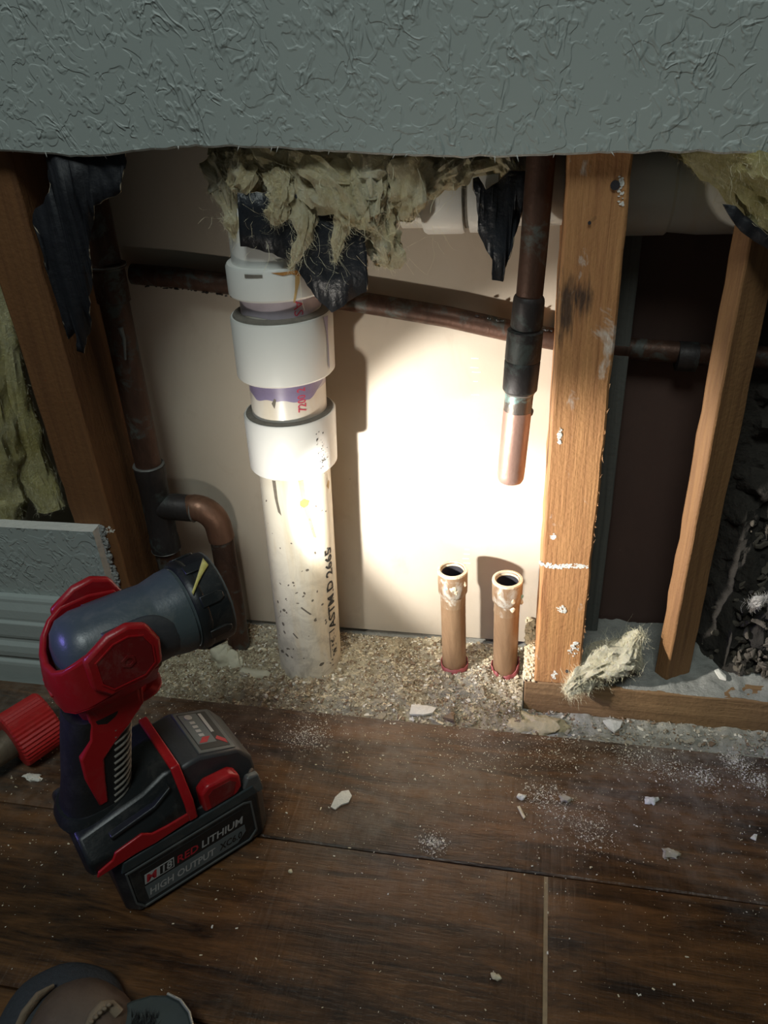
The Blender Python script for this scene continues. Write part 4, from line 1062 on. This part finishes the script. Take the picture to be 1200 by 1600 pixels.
F('badge_field', side([(22.5, 27.8), (32.4, 27.8), (33.6, 35.2), (24, 35.2)], -40.02, -39.6), labelblk, bt, smooth=False)
ftext('M', 9.5, 12.6, 28.3, labelred, 1.05, bold=.0003); ftext('18', 9.0, 23.2, 28.6, labelwhite, .95, -40.08, .0002)
ftext('RED', 9.5, 35.0, 28.2, labelred, .95, bold=.0002); ftext('LITHIUM', 9.5, 53.8, 28.2, labelwhite, .92, bold=.0002)
ftext('HIGH OUTPUT', 8.8, 12.0, 14.6, labelwhite, .85, bold=.0002); ftext('XC6.0', 8.8, 66.0, 14.6, labelblk, .78, bold=.0002)
# fuel gauge on the sloping nose
gd = Vector((101 - 72, 0, 84 - 97)).normalized(); gn = Vector((-gd.z, 0, gd.x)); gn = gn if gn.z > 0 else -gn
def G(a, b, h): p = Vector((72, 0, 97)) + gd * a + gn * h; return V(p.x, b, p.z)
def gp(poly, h0, h1): return prism(poly, h0, h1, lambda p, q, e: G(p, q, e))
F('gauge_plate', gp([(1, -24), (30, -24), (30, 24), (1, 24)], -.2, 1.0), midgrey, bt, bevel=.0006)
F('gauge_face', gp([(4, -21), (27, -21), (27, 21), (4, 21)], .9, 1.25), labelblk, bt, smooth=False)
F('gauge_panel', gp([(4.5, -15), (19, -15), (19, 20), (4.5, 20)], 1.2, 1.35), labelgrey, bt, smooth=False)
for i in range(4): F('gauge_bar', gp([(9.5, 8 - i * 5), (13.5, 8 - i * 5), (13.5, 11 - i * 5), (9.5, 11 - i * 5)], 1.3, 1.5), labelwhite, bt, smooth=False)
F('gauge_button', gp([(11 + 3 * math.cos(a), 16 + 3 * math.sin(a)) for a in [i * PI / 6 for i in range(12)]], 1.3, 1.8), labelwhite, bt, smooth=False)
F('gauge_mark', gp([(6, -14), (12, -14), (17, -8), (11, -8)], 1.35, 1.5), labelred, bt, smooth=False)
F('gauge_mark', gp([(19.5, -12), (26, -19), (26.5, -14), (22, -9)], 1.25, 1.5), labelred, bt, smooth=False)
F('gauge_stripe', gp([(20, -4), (22.5, -4), (22.5, 19), (20, 19)], 1.25, 1.5), labelwhite, bt, smooth=False)
# --- tool foot over the battery
def foot_ring(u, hw, w0, w1, tw, ch):
    return [V(u, -hw, w0), V(u, -hw, w1 - ch), V(u, -tw, w1), V(u, tw, w1), V(u, hw, w1 - ch), V(u, hw, w0)]
foot = F('foot', loft([foot_ring(-18, 33, 60, 78, 22, 6), foot_ring(-15, 38, 59, 83, 25, 12), foot_ring(2, 39, 58, 86, 25, 16), foot_ring(30, 39, 59, 92, 26, 20), foot_ring(46, 39, 60, 101, 28, 24), foot_ring(54, 39, 60, 101, 28, 24)]), blkp, bevel=.002)
def arch(u0, u1, hw, w0, w1, tw, ch, t):
    a = [(-hw, w0), (-hw, w1 - ch), (-tw, w1), (tw, w1), (hw, w1 - ch), (hw, w0)]
    b = [(-hw + t, w0), (-hw + t, w1 - ch - t * .4), (-tw + t * .6, w1 - t), (tw - t * .6, w1 - t), (hw - t, w1 - ch - t * .4), (hw - t, w0)]
    vs = [V(u, p, q) for u in (u0, u1) for p, q in a] + [V(u, p, q) for u in (u0, u1) for p, q in b]; fs = []
    for i in range(5):
        fs += [(i, i + 1, 7 + i, 6 + i), (12 + i, 18 + i, 19 + i, 13 + i), (i, 12 + i, 13 + i, i + 1), (6 + i, 7 + i, 19 + i, 18 + i)]
    fs += [(0, 6, 18, 12), (5, 17, 23, 11)]
    return vs, fs
F('red_arch', arch(51, 57.5, 40.6, 60, 103, 28.6, 24.6, 3), redp, bevel=.001)
for s in (-1, 1):
    F('red_side_strip', side([(-14, 58.5), (-12, 63), (-2, 66), (1, 71), (20, 74), (26, 69), (36, 68), (52, 68), (52, 61), (26, 59), (14, 60)], s * 38.3, s * 40.4), redp, bevel=.0008)
    F('foot_rib', side([(2, 78), (34, 83), (46, 92), (46, 95), (33, 86), (2, 81)], s * 30, s * 36.0), blkp, foot, bevel=.001)
# --- handle
def sup(u, w_, a, b, e=2.6, n=32):
    r = []
    for k in range(n):
        t = 2 * PI * k / n; c, s_ = math.cos(t), math.sin(t)
        r.append(V(u + a * math.copysign(abs(c) ** (2 / e), c), b * math.copysign(abs(s_) ** (2 / e), s_), w_))
    return r
hz = [(78, 4.5, 25, 22), (86, 6, 24, 20), (94, 8, 23, 18.5), (108, 11.5, 22, 18), (124, 15.5, 22, 18), (140, 19.5, 22, 18.5), (152, 23, 22, 19), (162, 26, 22, 20)]
grip = F('grip', loft([sup(u, w_, a, b) for w_, u, a, b in hz]), rub)
F('grip_foot_ring', loft([sup(5, 82, 27, 23), sup(5.4, 86, 26, 22), sup(6, 90, 24.5, 20)]), blkp, grip)
for s in (-1, 1):      # red spine on each flank
    F('red_spine', side([(4, 94), (1.5, 120), (3, 138), (12, 149), (15, 160), (15, 178), (52, 178), (49, 158), (43, 153), (37, 147), (26, 139), (16, 130), (12.5, 112), (10, 94)], s * 13, s * 19.4), redp, bevel=.0012)
for i in range(12):    # finger ridges on the front
    w_ = 90 + i * 5.2; u = 7 + (w_ - 90) * .245; pth = []
    for k in range(13):
        a = -1.45 + 2.9 * k / 12; pth.append(V(u + 22.9 * math.cos(a) ** .62, 18.9 * math.sin(a), w_ + 3 * math.cos(a)))
    F('finger_ridge', sweep(pth, .0009, 8), ribm, grip)
# --- red neck and hook
def nr(u0, u1, b, w_, c): return rrect(u0, u1, -b, b, w_, c)
neck = F('neck', loft([nr(14, 50, 19, 152, 7), nr(13, 55, 19.5, 160, 7), nr(10, 55, 20, 172, 7), nr(8, 57, 22, 180, 8), nr(6, 60, 27, 188, 12)]), redp, bevel=.0015)
F('hook', loft([sup(51, 156, 11, 16, 2.2), sup(53, 159, 14, 18.5, 2.2), sup(53, 161, 14, 18.5, 2.2), sup(51, 164, 11, 17, 2.2)]), redp, neck)
F('vent_slot', side([(33, 171), (38, 174), (38, 176), (33, 173)], -20.6, -19), blkp, neck, smooth=False)
# --- yoke: a U of red wall around the head, two thick cheeks
HU, HW = 45, 201
V0 = V
def V(u, v, w_): return V0(45 + (u - 45) * .90, v * .84, HW + (w_ - 203) * .90)
def sc(pr): return [(d * .90, r * (.92 - .08 * min(1, d / .1))) for d, r in pr]
st_ = [(63, -36.5), (44, -37), (24, -36.5), (13, -33), (5, -26), (0, -15), (-2, 0), (0, 15), (5, 26), (13, 33), (24, 36.5), (44, 37), (63, 36.5)]
bot = [190, 187, 184, 180, 176, 173, 172, 173, 176, 180, 184, 187, 190]; top = [220, 225, 224, 219, 213, 208, 207, 208, 213, 219, 224, 225, 220]
vs, fs = [], []
for i, (u, v) in enumerate(st_):
    a = st_[max(0, i - 1)]; b = st_[min(len(st_) - 1, i + 1)]; t = Vector((b[0] - a[0], b[1] - a[1])).normalized(); n_ = Vector((-t.y, t.x)); n_ = n_ if n_.dot(Vector((30 - u, -v))) > 0 else -n_
    bul = 2.5 * math.exp(-((i - 6) / 3.5) ** 2)
    for (off, q) in ((0, bot[i]), (-bul, (bot[i] * .5 + top[i] * .5)), (0, top[i] - 2), (2, top[i]), (5, top[i] - 1), (5, bot[i])):
        vs.append(V(u + n_.x * off, v + n_.y * off, q))
for i in range(len(st_) - 1):
    for k in range(6):
        a, b = i * 6 + k, i * 6 + (k + 1) % 6; fs.append((a, b, b + 6, a + 6))
fs += [tuple(range(6)), tuple(reversed(range((len(st_) - 1) * 6, len(st_) * 6)))]
yoke = F('yoke', (vs, fs), redp, bevel=.0012)
# bowl floor between yoke wall and neck
F('yoke_bowl', loft([[V(u, v, q) for (u, v), q in zip(st_, bot)], [V(u * .9 + 4, v * .8, 172 + (q - 172) * .35 - 3) for (u, v), q in zip(st_, bot)], [V(u * .65 + 14, v * .5, 166) for (u, v), q in zip(st_, bot)]]), redp, yoke)
oct_o = [(18, 198), (27, 187), (53, 187), (66, 196), (68, 214), (62, 229), (50, 235), (36, 233), (18, 222)]
oct_i = [(25, 201), (31, 193), (52, 193), (60, 199), (61, 213), (57, 223), (48, 227), (38, 226), (25, 218)]
for s in (-1, 1):
    ck = F('cheek', side(oct_o, s * 33, s * 40.5), redp, bevel=.0022)
    n = len(oct_i); F('cheek_panel', side(oct_i, s * 40.3, s * 41.2), redd, ck, bevel=.0005)
    oi2 = [((p - 44) * 1.06 + 44, (q - 210) * 1.06 + 210) for p, q in oct_i]
    vs = [V(p, s * 41.5, q) for p, q in oi2] + [V(p, s * 41.5, q) for p, q in oct_i] + [V(p, s * 40.2, q) for p, q in oi2] + [V(p, s * 40.2, q) for p, q in oct_i]; fs = []
    for i in range(n):
        j = (i + 1) % n; fs += [(i, j, n + j, n + i), (2 * n + i, 2 * n + j, j, i), (n + i, n + j, 3 * n + j, 3 * n + i)]
    F('panel_rim', (vs, fs), redp, ck, smooth=False)
    F('pivot_screw', steps(V(44, s * 40.8, 209), V(44, s * 50, 209), [(0, .0045), (.0009, .0045), (.0009, .0026), (-.001, .0024)], 6), redd, ck)
# rear slots that show as edges
F('rear_slot', loft([[V(-1, -9, 186), V(-1, 5, 193), V(-1, 5, 191), V(-1, -9, 184)], [V(-4, -9, 186), V(-4, 5, 193), V(-4, 5, 191), V(-4, -9, 184)]]), redp, yoke, smooth=False, bevel=.0006)
# --- swivelling head
TILT = math.radians(-0.5)
ha = V(6, 0, 203); hb = ha + Vector((math.cos(TILT), 0, math.sin(TILT)))
headp = [(0, .004), (.001, .012), (.004, .020), (.010, .0265), (.020, .0295), (.066, .0295), (.070, .0297), (.083, .0330), (.090, .0338), (.0905, .0320), (.094, .0320)]
head = F('head', steps(ha, hb, sc(headp), 40), greyp)
bz = [(.0925, .0325), (.0925, .0352), (.095, .0368), (.100, .0370), (.101, .0362), (.112, .0366), (.1165, .0364), (.1180, .0350), (.1180, .0325), (.110, .0305), (.109, .029)]
bezel = F('bezel', steps(ha, hb, sc(bz), 40, False), blkp, head)
hd = (hb - ha).normalized()
F('bezel_edge', steps(ha, hb, sc([(.1170, .0362), (.1183, .0360), (.1187, .0346), (.1176, .0340)]), 40, False), midgrey, head)
F('lens', steps(ha, hb, sc([(.1085, .0300), (.1095, .0300)]), 40), lensglow, head)
for k in range(8):   # grip notches round the bezel
    a = 2 * PI * k / 8 + .2
    def bp(d, da, r): r *= .84; return ha + hd * d * .90 + (Vector((0, 1, 0)) * math.cos(a + da) + Vector((0, 0, 1)) * math.sin(a + da)) * r
    vs = [bp(d, da, r) for r in (.0355, .0382) for d, da in ((.097, -.12), (.110, -.12), (.114, -.06), (.114, .06), (.110, .12), (.097, .12))]
    fs = [(5, 4, 3, 2, 1, 0), (6, 7, 8, 9, 10, 11)] + [(i, (i + 1) % 6, 6 + (i + 1) % 6, 6 + i) for i in range(6)]
    F('bezel_lug', (vs, fs), blkp, bezel, bevel=.0006)
# dark scooped flank on each side of the head
for s in (-1, 1):
    vs, fs = [], []; na, nu = 18, 20
    for i in range(nu + 1):
        uu = .030 + .048 * i / nu; t = i / nu; half = .85 * (1 - max(0, (t - .45) / .55) ** 2.6) ** .5 if t < 1 else 0.02
        for k in range(na + 1):
            a = -half + 2 * half * k / na; r = .0300 + (.0012 if uu > .06 else 0) * (uu - .06) / .02
            vs.append(ha + hd * uu * .90 + Vector((0, s, 0)) * ((.92 - .8 * uu) * r * math.cos(a)) + Vector((0, 0, 1)) * ((.92 - .8 * uu) * r * math.sin(a)))
    for i in range(nu):
        for k in range(na): a = i * (na + 1) + k; fs.append((a, a + 1, a + na + 2, a + na + 1))
    F('head_flank', (vs, fs), darkgrey, head, solid=.0006)
# yellow smear of foam on the bezel
vs, fs = [], []
for i in range(9):
    t = i / 8; a = PI / 2 + .75 - .55 * t; d = .094 + .020 * t; wd = .0012 + .003 * t * t
    for s in (-1, 1):
        aa = a + s * wd / .037; vs.append(ha + hd * d * .90 + (Vector((0, -1, 0)) * math.cos(PI - aa) + Vector((0, 0, 1)) * math.sin(aa)) * .0322)
for i in range(8): fs.append((2 * i, 2 * i + 1, 2 * i + 3, 2 * i + 2))
F('foam_smear', (vs, fs), yelsmear, bezel, solid=.0012)
V = V0
# the lamp itself: a hard-edged beam with a wide faint spill
def spot(name, power, size, blend, r, col, yaw, dip):
    l = bpy.data.lights.new(name, 'SPOT'); l.energy = power; l.spot_size = math.radians(size); l.spot_blend = blend; l.shadow_soft_size = r; l.color = col
    o = bpy.data.objects.new(name, l); C.objects.link(o); o.parent = fl
    o.location = ha + hd * .1012
    d = Matrix.Rotation(math.radians(yaw), 3, 'Z') @ (hd + Vector((0, 0, dip)))
    o.rotation_euler = d.to_track_quat('-Z', 'Y').to_euler(); return o
spot('beam', 7.5, 74, .40, .005, (1.0, .965, .90), 0.5, -.13)
spot('beam_ring', 2.0, 36, .25, .005, (.96, .98, 1.0), 2.0, -.07)
spot('beam_centre', 7.0, 26, 1.0, .005, (1.0, .96, .86), 1.0, -.13)
spot('beam_spill', 1.4, 160, 1.0, .005, (1.0, .93, .82), 0, 0)

# ================================================================== OBJECTS AT THE LEFT EDGE
kb = thing('ribbed_knob', tuple(atz(50, 1195, 0)), 'red ribbed knob on a dull rod at the left edge behind the flashlight', 'tool')
n = 40; kc = atz(50, 1138, .0265); kd = Vector((.52, .85, .04)).normalized()
ku = kd.cross(Vector((0, 0, 1))).normalized(); kv = kd.cross(ku)
vs, fs = [], []; pr = [(-.0195, .018), (-.0185, .0240), (-.017, .0255), (.015, .0250), (.017, .0238), (.018, .020), (.0175, .012)]
for d, r in pr:
    for k in range(n * 2):
        a = 2 * PI * k / (n * 2); rr = r * (1 if k % 2 == 0 else .955) if -.0186 < d < .0171 else r
        vs.append(kc + kd * d + (ku * math.cos(a) + kv * math.sin(a)) * rr)
for i in range(len(pr) - 1):
    for k in range(n * 2): p, q = i * n * 2 + k, i * n * 2 + (k + 1) % (n * 2); fs.append((p, q, q + n * 2, p + n * 2))
fs += [tuple(reversed(range(n * 2))), tuple((len(pr) - 1) * n * 2 + k for k in range(n * 2))]
obj('knob', (vs, fs), m_plastic('red_knob_plastic', (.42, .018, .018), .45, .15), kb, smooth=False)
obj('rod', sweep([kc - kd * .018, kc - kd * .06, kc - kd * .13], [.013, .0125, .0125], 24), dullrod, kb)
# brown leather item and steel plate in the bottom left corner
lp = thing('leather_pouch', tuple(atz(100, 1600, 0)), 'rounded brown leather item with a tan band in the bottom left corner', 'pouch')
def dome(cx, cy, rx, ry, rz, n=40, m=20, seed=0, amp=.0015):
    vs, fs = [], []
    for i in range(m + 1):
        ph = (PI / 2) * i / m
        for k in range(n):
            a = 2 * PI * k / n; p = Vector((cx + rx * math.cos(a) * math.cos(ph) ** .8, cy + ry * math.sin(a) * math.cos(ph) ** .8, rz * math.sin(ph) ** .8))
            p += noise.noise_vector(p * 45 + Vector((seed, 0, 0))) * amp; p.z = max(p.z, .0005); vs.append(p)
    for i in range(m):
        for k in range(n): a, b = i * n + k, i * n + (k + 1) % n; fs.append((a, b, b + n, a + n))
    fs.append(tuple(reversed(range(n)))); return vs, fs
pc = atz(116, 1602, .022); po = atz(92, 1596, .012)
obj('body', dome(pc.x, pc.y, .034, .031, .036, seed=1), leather, lp)
obj('outer_layer', dome(po.x, po.y, .040, .037, .028, seed=2), darkcloth, lp)
def arcpath(cx, cy, r, z, a0, a1, n=14): return [Vector((cx + r * math.cos(a0 + (a1 - a0) * i / n), cy + r * math.sin(a0 + (a1 - a0) * i / n), z - .0 * i)) for i in range(n + 1)]
obj('tan_band', sweep([atz(26, 1612, .026), atz(40, 1582, .031), atz(60, 1556, .033), atz(84, 1540, .031)], [.004, .0045, .0042, .002], 14, squash=.5), strap, lp)
obj('knotted_strap', sweep([atz(134, 1612, .033), atz(146, 1588, .035), atz(160, 1572, .034), atz(174, 1570, .031), atz(186, 1584, .027)], [.002, .0030, .0034, .0034, .003], 14, wob=.0012, wf=300), strap, lp)
for i in range(6):
    t = i / 5; p = atz(136 + 34 * t, 1604 - 42 * t + 8 * t * t, .037); obj('stitch', blob(p, (.0016, .0012, .001), .2, 300, 2, i), strap, lp)
sp_ = thing('steel_jaw', tuple(atz(240, 1610, 0)), 'dark grey rounded steel jaw with a pale worn edge beside the leather item', 'tool')
ol = [atz(u, v, .020) for u, v in [(186, 1572), (205, 1562), (235, 1553), (262, 1553), (282, 1563), (296, 1582), (302, 1606), (304, 1660), (186, 1660)]]
def ext(pts, z0, z1): return prism([(p.x, p.y) for p in pts], z0, z1, lambda p, q, e: Vector((p, q, e)))
obj('jaw', ext(ol, .0004, .020), steel, sp_, smooth=False, bevel=.002)
obj('worn_edge', sweep([p + Vector((0, 0, .0004)) for p in ol[3:8]], .0009, 8), wornedge, sp_)
bv, bf = [], []
rng = random.Random(2)
for i in range(120):
    p = atz(rng.uniform(205, 245), rng.uniform(1588, 1612), .0202); k = len(bv); d = Vector((rng.gauss(0, .0015), rng.gauss(.003, .001), rng.uniform(.002, .005)))
    bv += [p, p + Vector((.0005, 0, 0)), p + d]; bf.append((k, k + 1, k + 2))
obj('bristles', (bv, bf), labelblk, sp_, smooth=False, kind='stuff')
